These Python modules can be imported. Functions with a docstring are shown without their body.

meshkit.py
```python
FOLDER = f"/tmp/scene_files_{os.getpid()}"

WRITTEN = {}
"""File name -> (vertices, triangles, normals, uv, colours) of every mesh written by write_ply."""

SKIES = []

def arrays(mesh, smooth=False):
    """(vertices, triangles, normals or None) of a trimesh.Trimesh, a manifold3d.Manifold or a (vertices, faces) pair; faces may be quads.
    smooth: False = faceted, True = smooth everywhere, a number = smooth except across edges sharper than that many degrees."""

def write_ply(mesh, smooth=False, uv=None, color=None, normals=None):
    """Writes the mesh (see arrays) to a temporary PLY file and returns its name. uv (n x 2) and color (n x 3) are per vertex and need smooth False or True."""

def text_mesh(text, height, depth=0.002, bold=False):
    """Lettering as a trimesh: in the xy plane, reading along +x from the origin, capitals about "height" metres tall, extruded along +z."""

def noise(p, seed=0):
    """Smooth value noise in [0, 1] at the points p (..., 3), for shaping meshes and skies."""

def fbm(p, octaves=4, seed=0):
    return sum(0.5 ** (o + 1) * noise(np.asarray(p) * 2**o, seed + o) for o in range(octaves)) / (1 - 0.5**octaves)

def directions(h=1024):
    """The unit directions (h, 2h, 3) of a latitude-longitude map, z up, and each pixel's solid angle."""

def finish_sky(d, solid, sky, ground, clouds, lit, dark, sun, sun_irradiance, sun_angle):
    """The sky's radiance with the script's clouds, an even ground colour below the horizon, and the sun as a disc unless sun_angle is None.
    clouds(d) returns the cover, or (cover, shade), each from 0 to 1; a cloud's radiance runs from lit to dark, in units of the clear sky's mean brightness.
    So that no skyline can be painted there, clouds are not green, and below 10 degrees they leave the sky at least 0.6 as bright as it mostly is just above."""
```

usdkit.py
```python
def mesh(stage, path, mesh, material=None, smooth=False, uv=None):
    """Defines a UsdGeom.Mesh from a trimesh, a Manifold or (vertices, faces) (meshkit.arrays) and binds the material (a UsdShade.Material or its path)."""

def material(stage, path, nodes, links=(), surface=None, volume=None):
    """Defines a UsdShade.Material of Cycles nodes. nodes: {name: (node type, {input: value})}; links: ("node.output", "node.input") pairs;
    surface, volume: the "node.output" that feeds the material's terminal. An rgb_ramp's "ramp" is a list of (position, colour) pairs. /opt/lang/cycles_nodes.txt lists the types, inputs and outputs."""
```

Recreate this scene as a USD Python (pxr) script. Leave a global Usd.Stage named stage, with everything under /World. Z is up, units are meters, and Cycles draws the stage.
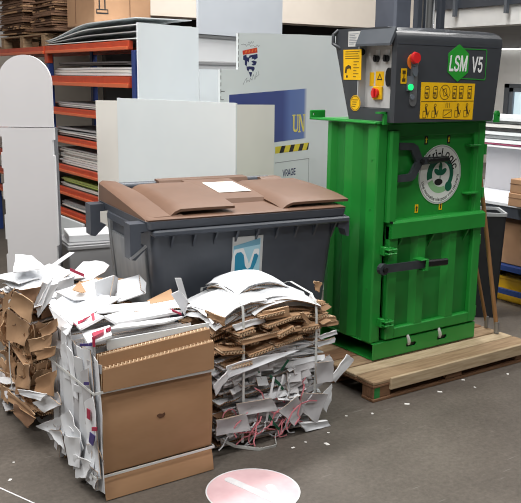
import math, random
import numpy as np, trimesh, manifold3d
import usdkit, meshkit
from shapely.geometry import Polygon, Point, box as sbox
from shapely import affinity
from pxr import Usd, UsdGeom, UsdLux, UsdShade, Gf, Sdf, Vt

stage = Usd.Stage.CreateInMemory()
UsdGeom.SetStageUpAxis(stage, "Z")
UsdGeom.SetStageMetersPerUnit(stage, 1.0)
UsdGeom.Xform.Define(stage, "/World")
UsdGeom.Scope.Define(stage, "/World/Looks")

# ------------------------------------------------------------------ camera
YAW, PITCH, ROLL, FPX, EYE = math.radians(34.1), math.radians(12.0), math.radians(-0.65), 818.0, 1.75
cam = UsdGeom.Camera.Define(stage, "/World/camera")
_f = np.array([math.sin(YAW) * math.cos(PITCH), math.cos(YAW) * math.cos(PITCH), -math.sin(PITCH)])
_r = np.array([math.cos(YAW), -math.sin(YAW), 0.0])
_d = np.cross(_f, _r)
_c, _s = math.cos(ROLL), math.sin(ROLL)
_r, _d = _c * _r + _s * _d, -_s * _r + _c * _d
m4 = Gf.Matrix4d(1.0)
for i, row in enumerate((_r, -_d, -_f, (0.0, 0.0, EYE))):
    for j in range(3):
        m4[i, j] = float(row[j])
cam.AddTransformOp().Set(m4)
cam.CreateHorizontalApertureAttr(36.0)
cam.CreateVerticalApertureAttr(36.0 * 503 / 521)
cam.CreateFocalLengthAttr(36.0 * FPX / 521)
cam.CreateClippingRangeAttr(Gf.Vec2f(0.05, 200.0))
cam.CreateExposureAttr(-0.28)

# ------------------------------------------------------------------ light: ceiling luminaires of the hall
LAMPS = [  # x, y, z, size x, size y, power
    (3.0, 5.2, 5.2, 3.2, 0.5, 280.0),
    (-0.4, 5.0, 5.2, 2.4, 0.5, 230.0),
    (1.6, 2.2, 5.2, 3.2, 0.5, 130.0),
    (1.6, -0.8, 5.2, 3.2, 0.5, 135.0),
    (5.6, 2.2, 5.2, 3.2, 0.5, 150.0),
    (5.6, 6.2, 5.2, 2.4, 0.5, 180.0),
    (-2.4, 1.5, 5.2, 3.2, 0.5, 250.0),
    (11.0, 7.0, 2.38, 2.4, 0.3, 65.0),
    (11.5, 10.5, 2.38, 2.4, 0.3, 75.0),
    (10.0, 3.0, 2.38, 2.4, 0.3, 55.0),
]

# ------------------------------------------------------------------ materials
def lin(c):
    c = np.asarray(c, float) / 255.0
    return tuple(np.where(c <= 0.04045, c / 12.92, ((c + 0.055) / 1.055) ** 2.4))

LOOK = {}
def mat(name, rgb, rough=0.5, metal=0.0, rgb2=None, scale=6.0, stretch=(1, 1, 1), bump=0.0, bscale=60.0, spec=0.5, lo=0.35, hi=0.65, detail=4.0, edge=None, emit=None, coat=0.0, flute=False):
    n = {"p": ("principled_bsdf", {"base_color": lin(rgb), "roughness": rough, "metallic": metal, "specular_ior_level": spec, "coat_weight": coat})}
    L = []
    if rgb2 is not None or bump:
        n["t"] = ("texture_coordinate", {})
        n["m"] = ("mapping", {"scale": stretch})
        L += [("t.object", "m.vector")]
    src = None
    if rgb2 is not None:
        n["n"] = ("noise_texture", {"scale": scale, "detail": detail, "roughness": 0.6})
        n["r"] = ("rgb_ramp", {"ramp": [(0.0, lin(rgb)), (lo, lin(rgb)), (hi, lin(rgb2)), (1.0, lin(rgb2))]})
        L += [("m.vector", "n.vector"), ("n.fac", "r.fac")]
        src = "r.color"
    if edge is not None:       # cut edges of a board show their own core colour (vertex primvar "edge")
        n["ea"] = ("attribute", {"attribute": "edge"})
        n["em"] = ("mix_color", {"a": lin(rgb), "b": lin(edge)})
        if src:
            L.append((src, "em.a"))
        L.append(("ea.fac", "em.fac"))
        if flute:              # open flutes along the cut edge of corrugated board
            n["tc"] = ("texture_coordinate", {})
            n["w"] = ("wave_texture", {"wave_type": "bands", "bands_direction": "x", "scale": 30.0, "distortion": 1.2, "detail": 1.0, "detail_scale": 4.0})
            n["wr"] = ("rgb_ramp", {"ramp": [(0.25, lin((74, 50, 36))), (0.5, lin(edge)), (1.0, lin(edge))]})
            L += [("tc.object", "w.vector"), ("w.fac", "wr.fac"), ("wr.color", "em.b")]
        src = "em.result"
    if src:
        L.append((src, "p.base_color"))
    if bump:
        n["bn"] = ("noise_texture", {"scale": bscale, "detail": 3.0})
        n["b"] = ("bump", {"strength": bump, "distance": 0.01})
        L += [("m.vector", "bn.vector"), ("bn.fac", "b.height"), ("b.normal", "p.normal")]
    if emit:
        n["p"][1]["emission_color"] = lin(rgb)
        n["p"][1]["emission_strength"] = emit
    LOOK[name] = usdkit.material(stage, "/World/Looks/" + name, n, L, surface="p.BSDF")
    return LOOK[name]

# concrete floor: blotches, fine speckle, pale scratches
LOOK["concrete"] = usdkit.material(stage, "/World/Looks/concrete", {
    "g": ("geometry", {}),
    "n1": ("noise_texture", {"scale": 1.3, "detail": 6.0, "roughness": 0.65}),
    "r1": ("rgb_ramp", {"ramp": [(0.25, lin((82, 76, 70))), (0.55, lin((100, 93, 86))), (0.8, lin((114, 107, 99)))]}),
    "n2": ("noise_texture", {"scale": 45.0, "detail": 5.0, "roughness": 0.7}),
    "r2": ("rgb_ramp", {"ramp": [(0.3, (0.72, 0.72, 0.72)), (0.7, (1.12, 1.12, 1.12))]}),
    "mul": ("mix", {"mix_type": "multiply", "fac": 1.0}),
    "mp": ("mapping", {"scale": (5.0, 60.0, 1.0), "rotation": (0, 0, 0.6)}),
    "n3": ("noise_texture", {"scale": 1.0, "detail": 2.0}),
    "r3": ("rgb_ramp", {"ramp": [(0.0, (0, 0, 0)), (0.70, (0, 0, 0)), (0.78, (0.35, 0.35, 0.35))]}),
    "mix": ("mix", {"color2": lin((170, 166, 160))}),
    "b": ("bump", {"strength": 0.25, "distance": 0.004}),
    "p": ("principled_bsdf", {"roughness": 0.5, "specular_ior_level": 0.35}),
}, [("g.position", "n1.vector"), ("g.position", "n2.vector"), ("n1.fac", "r1.fac"), ("n2.fac", "r2.fac"), ("r1.color", "mul.color1"), ("r2.color", "mul.color2"),
    ("g.position", "mp.vector"), ("mp.vector", "n3.vector"), ("n3.fac", "r3.fac"), ("mul.color", "mix.color1"), ("r3.color", "mix.fac"), ("mix.color", "p.base_color"),
    ("n2.fac", "b.height"), ("b.normal", "p.normal")], surface="p.BSDF")

mat("plaster_cream", (222, 212, 200), 0.85, rgb2=(214, 204, 192), scale=2, bump=0.05)
mat("plaster_white", (226, 226, 224), 0.85, rgb2=(218, 218, 217), scale=2)
mat("hall_grey", (138, 138, 136), 0.9, rgb2=(128, 128, 127), scale=2)
mat("plaster_grey", (150, 150, 152), 0.85, rgb2=(140, 140, 143), scale=2)
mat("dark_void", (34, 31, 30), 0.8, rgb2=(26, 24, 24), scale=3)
mat("steel_dark", (52, 57, 66), 0.5, rgb2=(62, 67, 76), scale=3)
mat("column_grey", (74, 79, 90), 0.55, rgb2=(66, 71, 82), scale=4)
mat("lamp_white", (255, 253, 248), 0.5, emit=3.0)
mat("lamp_strip", (255, 255, 252), 0.5, emit=2.2)
mat("sky_glass", (205, 224, 232), 0.2, rgb2=(176, 198, 208), scale=3, stretch=(1, 6, 0.3), emit=0.9)
mat("frame_grey", (120, 128, 138), 0.4, metal=0.3)
mat("frame_dark", (86, 92, 100), 0.4)
mat("green_paint", (36, 144, 56), 0.36, rgb2=(32, 134, 50), scale=3, bump=0.03, bscale=220, coat=0.15)
mat("green_deep", (32, 130, 52), 0.42, rgb2=(28, 120, 46), scale=3, bump=0.03, bscale=220)
mat("hood_grey", (62, 65, 70), 0.36, rgb2=(57, 60, 65), scale=5, bump=0.03, bscale=300, coat=0.2)
mat("hood_light", (84, 88, 94), 0.34, rgb2=(76, 81, 87), scale=5)
mat("handle_grey", (58, 64, 68), 0.42, rgb2=(50, 55, 60), scale=20)
mat("panel_grey", (196, 196, 194), 0.4, rgb2=(188, 188, 187), scale=8)
mat("black_plastic", (20, 21, 23), 0.4)
mat("black_bin", (30, 32, 36), 0.45, rgb2=(40, 42, 46), scale=6)
mat("red_button", (215, 38, 40), 0.3, coat=0.4)
mat("green_lamp", (30, 235, 120), 0.3, emit=1.2)
mat("chrome", (205, 208, 212), 0.12, metal=1.0)
mat("silver", (150, 152, 155), 0.32, metal=0.7)
mat("yellow_sticker", (238, 188, 12), 0.45, rgb2=(228, 178, 10), scale=10)
mat("sticker_ink", (70, 54, 12), 0.6)
mat("ink_black", (24, 24, 26), 0.6)
mat("white_print", (232, 234, 234), 0.5)
mat("grey_print", (165, 168, 170), 0.5)
mat("logo_green", (40, 150, 48), 0.4)
mat("sign_dark_green", (14, 98, 72), 0.45)
mat("sign_light_green", (140, 190, 140), 0.45)
mat("sign_white", (222, 226, 222), 0.4)
mat("bin_grey", (72, 77, 86), 0.42, rgb2=(62, 67, 76), scale=4, bump=0.06, bscale=90)
mat("bin_pale", (138, 141, 144), 0.5, rgb2=(120, 124, 128), scale=5, stretch=(3, 3, 0.6))
mat("lid_brown", (112, 84, 67), 0.5, rgb2=(104, 77, 61), scale=4, bump=0.05, bscale=120)
mat("lid_label", (226, 220, 206), 0.6, rgb2=(236, 234, 226), scale=14)
mat("teal", (28, 136, 170), 0.5)
mat("pale_blue", (166, 208, 222), 0.5)
mat("blue_band", (112, 164, 186), 0.5)
mat("label_grey", (196, 196, 194), 0.5)
mat("rack_orange", (190, 70, 38), 0.45, rgb2=(174, 60, 32), scale=8)
mat("rack_orange_light", (206, 100, 62), 0.4)
mat("rack_blue", (40, 62, 122), 0.45)
mat("shelf_dark", (70, 52, 46), 0.7, rgb2=(58, 44, 40), scale=6)
mat("board_white", (224, 230, 231), 0.5, rgb2=(219, 226, 228), scale=1.5, edge=(228, 230, 230))
mat("board_blue", (225, 231, 234), 0.4, rgb2=(220, 226, 230), scale=1.2, edge=(222, 226, 228))
mat("board_slate", (198, 203, 210), 0.4, rgb2=(192, 198, 205), scale=1.2, edge=(214, 218, 222))
mat("board_cream", (234, 231, 224), 0.55, rgb2=(229, 226, 220), scale=1.5, edge=(226, 224, 220))
mat("board_lilac", (214, 212, 214), 0.55, rgb2=(209, 208, 210), scale=1.5, edge=(214, 212, 216))
mat("board_shelf", (214, 216, 214), 0.55, edge=(232, 232, 226))
mat("board_green", (186, 206, 120), 0.55, edge=(206, 224, 140))
mat("board_lime", (172, 198, 96), 0.55, edge=(186, 212, 112))
mat("board_grey", (150, 150, 152), 0.55, edge=(176, 176, 178))
mat("board_dark", (82, 80, 82), 0.6, edge=(96, 93, 94))
mat("carton_white", (220, 221, 223), 0.6, rgb2=(214, 216, 218), scale=2)
mat("carton_grey", (176, 174, 178), 0.6, rgb2=(168, 167, 172), scale=2)
mat("carton_band", (138, 139, 140), 0.6)
mat("slot_dark", (96, 96, 100), 0.8)
mat("navy", (44, 56, 120), 0.5)
mat("emblem_navy", (24, 32, 88), 0.5)
mat("emblem_red", (206, 56, 34), 0.5)
mat("emblem_orange", (226, 122, 48), 0.5)
mat("gold_text", (224, 210, 96), 0.5)
mat("hazard_yellow", (222, 204, 44), 0.5)
mat("pencil_grey", (138, 140, 146), 0.6)
mat("kraft", (182, 146, 112), 0.8, rgb2=(170, 134, 102), scale=7, bump=0.05, bscale=80, edge=(206, 176, 142), flute=True)
mat("kraft_front", (172, 134, 100), 0.75, rgb2=(162, 124, 90), scale=3, stretch=(1, 1, 2.5), bump=0.04, bscale=40, edge=(206, 172, 134))
mat("kraft_dark", (140, 106, 80), 0.85, rgb2=(126, 94, 70), scale=9, edge=(176, 138, 102), flute=True)
mat("kraft_stack", (140, 106, 82), 0.85, rgb2=(124, 92, 70), scale=9, edge=(112, 82, 62))
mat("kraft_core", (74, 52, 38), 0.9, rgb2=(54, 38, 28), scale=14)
mat("kraft_hole", (92, 62, 42), 0.9)
mat("fluting", (226, 198, 164), 0.8)
mat("white_paper", (224, 226, 229), 0.6, rgb2=(216, 218, 222), scale=4, edge=(186, 156, 128), flute=True)
mat("white_plain", (228, 230, 233), 0.55, rgb2=(219, 222, 227), scale=4, edge=(236, 236, 238))
mat("grey_paper", (188, 187, 189), 0.65, rgb2=(176, 175, 178), scale=6, edge=(168, 150, 134))
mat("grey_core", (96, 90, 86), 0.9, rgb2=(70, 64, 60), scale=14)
mat("red_print", (164, 42, 70), 0.55)
mat("purple_print", (66, 54, 116), 0.55)
mat("pink_edge", (226, 138, 148), 0.6, edge=(226, 130, 142))
mat("green_strip", (24, 92, 66), 0.6, edge=(30, 100, 74))
mat("strap_white", (214, 216, 214), 0.35, coat=0.3)
mat("pallet_wood", (166, 140, 110), 0.7, rgb2=(138, 112, 84), scale=5, stretch=(1.2, 14, 14), bump=0.08, bscale=20)
mat("pallet_pale", (194, 174, 144), 0.7, rgb2=(168, 146, 116), scale=5, stretch=(1.2, 14, 14), bump=0.08, bscale=20)
mat("pallet_brown", (138, 102, 74), 0.75, rgb2=(114, 82, 58), scale=5, stretch=(1.2, 14, 14), bump=0.08, bscale=20)
mat("pallet_dark", (92, 66, 48), 0.8, rgb2=(76, 54, 40), scale=5)
mat("pallet_green", (40, 130, 62), 0.7)
mat("shaft_wood", (158, 116, 74), 0.55, rgb2=(138, 98, 60), scale=8, stretch=(12, 12, 0.8))
mat("disc_pink", (226, 192, 196), 0.55, rgb2=(216, 176, 182), scale=9, lo=0.4, hi=0.7)
mat("disc_white", (230, 230, 232), 0.55, rgb2=(216, 214, 218), scale=22)
mat("scrap_white", (226, 224, 220), 0.7, edge=(226, 224, 220))
mat("trolley_blue", (36, 66, 128), 0.45)
mat("crate_yellow", (222, 172, 24), 0.5)
mat("table_white", (222, 224, 228), 0.45, rgb2=(214, 217, 222), scale=3)
mat("carton_brown", (168, 130, 98), 0.8, rgb2=(156, 120, 90), scale=4)
mat("magenta_board", (206, 96, 130), 0.5, edge=(214, 108, 142))
mat("smoke_plastic", (168, 172, 176), 0.15, metal=0.5)

# blue print with a navy frame that fades to a lighter blue at right, on the large board
LOOK["blue_print"] = usdkit.material(stage, "/World/Looks/blue_print", {
    "t": ("texture_coordinate", {}), "x": ("separate_xyz", {}), "mr": ("map_range", {"from_min": 0.10, "from_max": 1.10, "to_min": 0.0, "to_max": 1.0}),
    "r": ("rgb_ramp", {"ramp": [(0.0, lin((52, 66, 128))), (0.66, lin((58, 74, 138))), (0.76, lin((92, 116, 176))), (0.95, lin((100, 124, 180))), (0.99, lin((206, 212, 220)))]}),
    "p": ("principled_bsdf", {"roughness": 0.5}),
}, [("t.object", "x.vector"), ("x.x", "mr.value"), ("mr.result", "r.fac"), ("r.color", "p.base_color")], surface="p.BSDF")

# ------------------------------------------------------------------ mesh helpers (trimesh)
TM = trimesh.Trimesh
def cat(*ms):
    out = []
    for m in ms:
        out += list(m) if isinstance(m, (list, tuple)) else [m]
    return trimesh.util.concatenate(out)
def move(m, x=0, y=0, z=0):
    m = m.copy(); m.apply_translation((x, y, z)); return m
def rot(m, ang, axis=(0, 0, 1), at=(0, 0, 0)):
    m = m.copy(); m.apply_transform(trimesh.transformations.rotation_matrix(ang, axis, at)); return m
def box(c, s, bev=0.0):
    """box by centre and size; bev chamfers every edge"""
    if not bev:
        m = trimesh.creation.box(s)
    else:
        b = min(bev, 0.45 * min(s)); h = np.array(s) / 2; P = []
        for sx in (-1, 1):
            for sy in (-1, 1):
                for sz in (-1, 1):
                    q = np.array([sx, sy, sz])
                    for k in range(3):
                        v = h - b; v[k] = h[k]
                        P.append(q * v)
        m = trimesh.convex.convex_hull(np.array(P))
    return move(m, *c)
def b3(x0, x1, y0, y1, z0, z1, bev=0.0):
    return box(((x0 + x1) / 2, (y0 + y1) / 2, (z0 + z1) / 2), (abs(x1 - x0), abs(y1 - y0), abs(z1 - z0)), bev)
def frame_of(p0, p1, up=(0, 0, 1)):
    p0, p1 = np.asarray(p0, float), np.asarray(p1, float)
    z = (p1 - p0) / np.linalg.norm(p1 - p0)
    x = np.cross(up, z)
    if np.linalg.norm(x) < 1e-6:
        x = np.array([1.0, 0, 0])
    x /= np.linalg.norm(x); y = np.cross(z, x)
    M = np.eye(4); M[:3, 0], M[:3, 1], M[:3, 2], M[:3, 3] = x, y, z, (p0 + p1) / 2
    return M, np.linalg.norm(p1 - p0)
def bar(p0, p1, w, h, up=(0, 0, 1), bev=0.0):
    M, L = frame_of(p0, p1, up)
    m = box((0, 0, 0), (w, h, L), bev); m.apply_transform(M); return m
def rod(p0, p1, r, n=12, r2=None):
    M, L = frame_of(p0, p1)
    m = trimesh.creation.cylinder(r, L, sections=n) if r2 is None else taper(r, r2, L, n)
    m.apply_transform(M); return m
def taper(r1, r2, L, n=12):
    a = np.arange(n) * 2 * np.pi / n
    ring = lambda r, z: np.c_[r * np.cos(a), r * np.sin(a), np.full(n, z)]
    return trimesh.convex.convex_hull(np.vstack([ring(r1, -L / 2), ring(r2, L / 2)]))
def path_tube(pts, r, n=8):
    ms = []
    for a, b in zip(pts[:-1], pts[1:]):
        ms.append(rod(a, b, r, n))
    for p in pts[1:-1]:
        ms.append(move(trimesh.creation.icosphere(1, r), *p))
    return cat(ms)
def extr(poly, depth):
    if not hasattr(poly, "geom_type"):
        poly = Polygon(poly)
    ps = list(getattr(poly, "geoms", [poly]))
    return cat([trimesh.creation.extrude_polygon(p, depth, engine="earcut") for p in ps])
def prism_x(poly_yz, x0, x1):
    m = extr(poly_yz, x1 - x0)
    v = m.vertices.copy(); m.vertices = np.c_[v[:, 2] + x0, v[:, 0], v[:, 1]]; return m
def prism_y(poly_xz, y0, y1):
    m = extr(poly_xz, y1 - y0)
    v = m.vertices.copy(); m.vertices = np.c_[v[:, 0], y1 - v[:, 2], v[:, 1]]; return m
def face_front(m, x, y, z):
    """artwork made in the xy plane, extruded along +z -> stands on a surface that looks towards -y at (x, y, z)"""
    v = m.vertices.copy(); m = m.copy(); m.vertices = np.c_[v[:, 0] + x, y - v[:, 2], v[:, 1] + z]; return m
def face_left(m, x, y, z):
    """the same on a surface that looks towards -x; artwork's +x runs towards -y"""
    v = m.vertices.copy(); m = m.copy(); m.vertices = np.c_[x - v[:, 2], y - v[:, 0], v[:, 1] + z]; return m
def to_mf(m):
    return manifold3d.Manifold(manifold3d.Mesh(np.asarray(m.vertices, np.float32), np.asarray(m.faces, np.uint32)))
def from_mf(m):
    q = m.to_mesh(); return TM(q.vert_properties[:, :3], q.tri_verts, process=False)
def minus(a, *bs):
    a.merge_vertices(); A = to_mf(a)
    for b in bs:
        b.merge_vertices(); A = A - to_mf(b)
    return from_mf(A)
def stroke(pts, w=0.004): 
    from shapely.geometry import LineString
    return LineString(pts).buffer(w / 2)
def rrect(w, h, r, n=4):
    return sbox(-w / 2 + r, -h / 2 + r, w / 2 - r, h / 2 - r).buffer(r, quad_segs=n)
def text(s, height, depth=0.0012, bold=False, sx=1.0, shear=0.0, center=True):
    m = meshkit.text_mesh(s, height, depth, bold)
    v = m.vertices.copy(); v[:, 0] = v[:, 0] * sx + shear * v[:, 1]
    if center:
        v[:, 0] -= (v[:, 0].min() + v[:, 0].max()) / 2; v[:, 1] -= height / 2
    m.vertices = v; return m
def arc_text(s, height, radius, a_mid, inside=False, depth=0.0012, sx=1.0, bold=False):
    """letters set along a circle round the origin, centred on the angle a_mid (degrees); inside = reading along the bottom"""
    ms, widths = [], []
    for ch in s:
        if ch == " ":
            widths.append((None, height * 0.35)); continue
        m = text(ch, height, depth, bold, sx); w = np.ptp(m.vertices[:, 0]); widths.append((m, w + height * 0.16))
    total = sum(w for _, w in widths); at = -total / 2
    for m, w in widths:
        a = (at + w / 2) / radius; at += w
        if m is None: continue
        if inside:
            th = math.radians(a_mid) + a; m = move(m, 0, 0, 0); m = rot(m, th + math.pi / 2); 
        else:
            th = math.radians(a_mid) - a; m = rot(m, th - math.pi / 2)
        ms.append(move(m, radius * math.cos(th), radius * math.sin(th)))
    return cat(ms)

# ------------------------------------------------------------------ scene helpers
USED = {}
def numbered(parent, name):
    k = (parent, name); n = USED.get(k, 0); USED[k] = n + 1
    return name if n == 0 else f"{name}_{n:03d}"
thing_of = {}
class Thing:
    def __init__(self, path, loc, rz):
        self.path, self.loc, self.rz = path, np.asarray(loc, float), rz
    def local(self, m):
        """a mesh given in world coordinates -> this thing's own"""
        m = move(m, *(-self.loc)); return rot(m, -self.rz) if self.rz else m
def meta(path, label=None, category=None, group=None, kind=None):
    p = stage.GetPrimAtPath(path)
    for k, v in (("label", label), ("category", category), ("group", group), ("kind", kind)):
        if v: p.SetCustomDataByKey(k, v)
def thing(name, label, category, loc=(0, 0, 0), rz=0.0, group=None, kind=None):
    path = "/World/" + numbered("/World", name)
    x = UsdGeom.Xform.Define(stage, path)
    x.AddTranslateOp().Set(Gf.Vec3d(*map(float, loc)))
    if rz: x.AddRotateZOp().Set(math.degrees(rz))
    meta(path, label, category, group, kind)
    thing_of[path.rsplit("/", 1)[1]] = Thing(path, loc, rz)
    return thing_of[path.rsplit("/", 1)[1]]
def part(parent, name, mesh, look, smooth=False, label=None, edge=None, kind=None):
    base = parent if isinstance(parent, str) else parent.path
    path = base + "/" + numbered(base, name)
    m = usdkit.mesh(stage, path, mesh, LOOK[look], smooth=smooth)
    if edge is not None:
        UsdGeom.PrimvarsAPI(m).CreatePrimvar("edge", Sdf.ValueTypeNames.FloatArray, "vertex").Set(Vt.FloatArray.FromNumpy(np.asarray(edge, np.float32)))
    if label or kind: meta(path, label, kind=kind)
    return path
def solo(name, mesh, look, label, category, group=None, smooth=False, edge=None, loc=(0, 0, 0), rz=0.0, kind=None):
    """a thing that is one mesh; the mesh is in its own coordinates"""
    path = "/World/" + numbered("/World", name)
    m = usdkit.mesh(stage, path, mesh, LOOK[look], smooth=smooth)
    m.AddTranslateOp().Set(Gf.Vec3d(*map(float, loc)))
    if rz: m.AddRotateZOp().Set(math.degrees(rz))
    if edge is not None:
        UsdGeom.PrimvarsAPI(m).CreatePrimvar("edge", Sdf.ValueTypeNames.FloatArray, "vertex").Set(Vt.FloatArray.FromNumpy(np.asarray(edge, np.float32)))
    meta(path, label, category, group, kind)
    return path
def structure(name, mesh, look, label=None):
    path = "/World/" + numbered("/World", name)
    usdkit.mesh(stage, path, mesh, LOOK[look]); meta(path, label, None, None, "structure"); return path

def sheet(w, d, t=0.004, nx=7, ny=5, seed=0, amp=0.0, freq=5.0, jag=0.0, arch=(0, 0), folds=(), skew=0.0):
    """a bent board in its own frame (u along x, v along y, height z): returns (mesh, edge flags).
    folds: (axis, position, angle) bends what lies beyond the position; arch: drop towards the u and v ends; jag: torn outline"""
    us, vs = list(np.linspace(-w / 2, w / 2, nx)), list(np.linspace(-d / 2, d / 2, ny))
    for ax, pos, an in folds:
        L = us if ax == 0 else vs
        L += [pos - 0.003, pos + 0.003]
    us, vs = np.array(sorted(us)), np.array(sorted(vs))
    U, V = np.meshgrid(us, vs, indexing="ij")
    P = np.stack([U, V, np.zeros_like(U)], -1)
    rs = np.random.RandomState(seed)
    off = rs.uniform(0, 99, 3)
    if jag:
        n1 = meshkit.fbm(np.stack([U * 22 + off[0], V * 22, 0 * U], -1), 3) - 0.5
        n2 = meshkit.fbm(np.stack([U * 22 + off[1], V * 22, 0 * U + 7], -1), 3) - 0.5
        rim = np.zeros_like(U); rim[[0, -1], :] = 1; rim[:, [0, -1]] = 1
        P[..., 0] += rim * n1 * jag * 2.4; P[..., 1] += rim * n2 * jag * 2.4
    if skew:
        P[..., 0] += skew * V
    if amp:
        P[..., 2] += amp * 2 * (meshkit.fbm(np.stack([U * freq + off[2], V * freq, 0 * U], -1), 3) - 0.5)
    P[..., 2] -= arch[0] * (2 * U / w) ** 2 + arch[1] * (2 * V / d) ** 2
    for ax, pos, an in folds:
        k = 0 if ax == 0 else 1
        s = (P[..., k] - pos) * (1 if pos >= 0 else -1)
        on = s > 0
        P[..., k] = np.where(on, pos + (1 if pos >= 0 else -1) * s * math.cos(an), P[..., k])
        P[..., 2] = np.where(on, P[..., 2] + s * math.sin(an), P[..., 2])
    return solid_grid(P, t)
def solid_grid(P, t):
    gu, gv = np.gradient(P, axis=0), np.gradient(P, axis=1)
    N = np.cross(gu, gv); N /= np.maximum(np.linalg.norm(N, axis=-1, keepdims=True), 1e-9)
    T, B = P + N * t / 2, P - N * t / 2
    a, b = P.shape[:2]
    idx = np.arange(a * b).reshape(a, b)
    q = np.stack([idx[:-1, :-1], idx[1:, :-1], idx[1:, 1:], idx[:-1, 1:]], -1).reshape(-1, 4)
    n = a * b
    verts = [T.reshape(-1, 3), B.reshape(-1, 3)]
    faces = [q, q[:, ::-1] + n]
    loop = np.concatenate([idx[:, 0], idx[-1, 1:], idx[-2::-1, -1], idx[0, -2:0:-1]])
    k = len(loop)
    verts += [T.reshape(-1, 3)[loop], B.reshape(-1, 3)[loop]]
    i = np.arange(k); j = (i + 1) % k; o = 2 * n
    faces.append(np.stack([o + i, o + k + i, o + k + j, o + j], -1))
    F = np.vstack(faces)
    F = np.vstack([F[:, [0, 1, 2]], F[:, [0, 2, 3]]])
    e = np.r_[np.zeros(2 * n), np.ones(2 * k)]
    return TM(np.vstack(verts), F, process=False), e
def patch(c00, c10, c11, c01, t=0.004, n=6, amp=0.0, freq=6.0, bulge=0.0, seed=0, jag=0.0):
    """a board through four corners, bulging along its normal"""
    c00, c10, c11, c01 = (np.asarray(c, float) for c in (c00, c10, c11, c01))
    g = np.linspace(0, 1, n); U, V = np.meshgrid(g, g, indexing="ij"); U, V = U[..., None], V[..., None]
    P = c00 * (1 - U) * (1 - V) + c10 * U * (1 - V) + c11 * U * V + c01 * (1 - U) * V
    N = np.cross(c10 - c00, c01 - c00); N = N / np.linalg.norm(N)
    off = np.random.RandomState(seed).uniform(0, 99, 3)
    h = bulge * (16 * U * (1 - U) * V * (1 - V))
    if amp:
        h = h + amp * 2 * (meshkit.fbm(np.concatenate([U * freq + off[0], V * freq + off[1], 0 * U], -1), 3)[..., None] - 0.5)
    P = P + N * h
    if jag:
        rim = np.zeros((n, n, 1)); rim[[0, -1]] = 1; rim[:, [0, -1]] = 1
        P = P + rim * jag * np.random.RandomState(seed + 1).uniform(-1, 1, P.shape) * [1, 1, 0.6]
    return solid_grid(P, t)
def aim(m, org, ux, uy):
    ux = np.asarray(ux, float); ux = ux / np.linalg.norm(ux); uy = np.asarray(uy, float); uy = uy - ux * (uy @ ux); uy /= np.linalg.norm(uy)
    M = np.eye(4); M[:3, 0], M[:3, 1], M[:3, 2], M[:3, 3] = ux, uy, np.cross(ux, uy), org
    m = m.copy(); m.apply_transform(M); return m
def spin(m, org, rx, ry, rz):
    M = trimesh.transformations.euler_matrix(rx, ry, rz, "sxyz"); M[:3, 3] = org
    m = m.copy(); m.apply_transform(M); return m
def band(pts, w, t, across):
    """a flat strap along a polyline; across = unit direction of its width"""
    a = np.asarray(across, float); P = np.asarray(pts, float)
    Q = np.stack([P - a * w / 2, P + a * w / 2], 1)
    return solid_grid(Q, t)[0]
ORD = ["lowest", "second", "third", "fourth", "fifth", "sixth", "seventh", "eighth", "ninth", "tenth", "eleventh", "twelfth", "thirteenth", "fourteenth", "fifteenth", "sixteenth",
       "seventeenth", "eighteenth", "nineteenth", "twentieth", "twenty-first", "twenty-second", "twenty-third", "twenty-fourth", "twenty-fifth", "twenty-sixth"]

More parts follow.
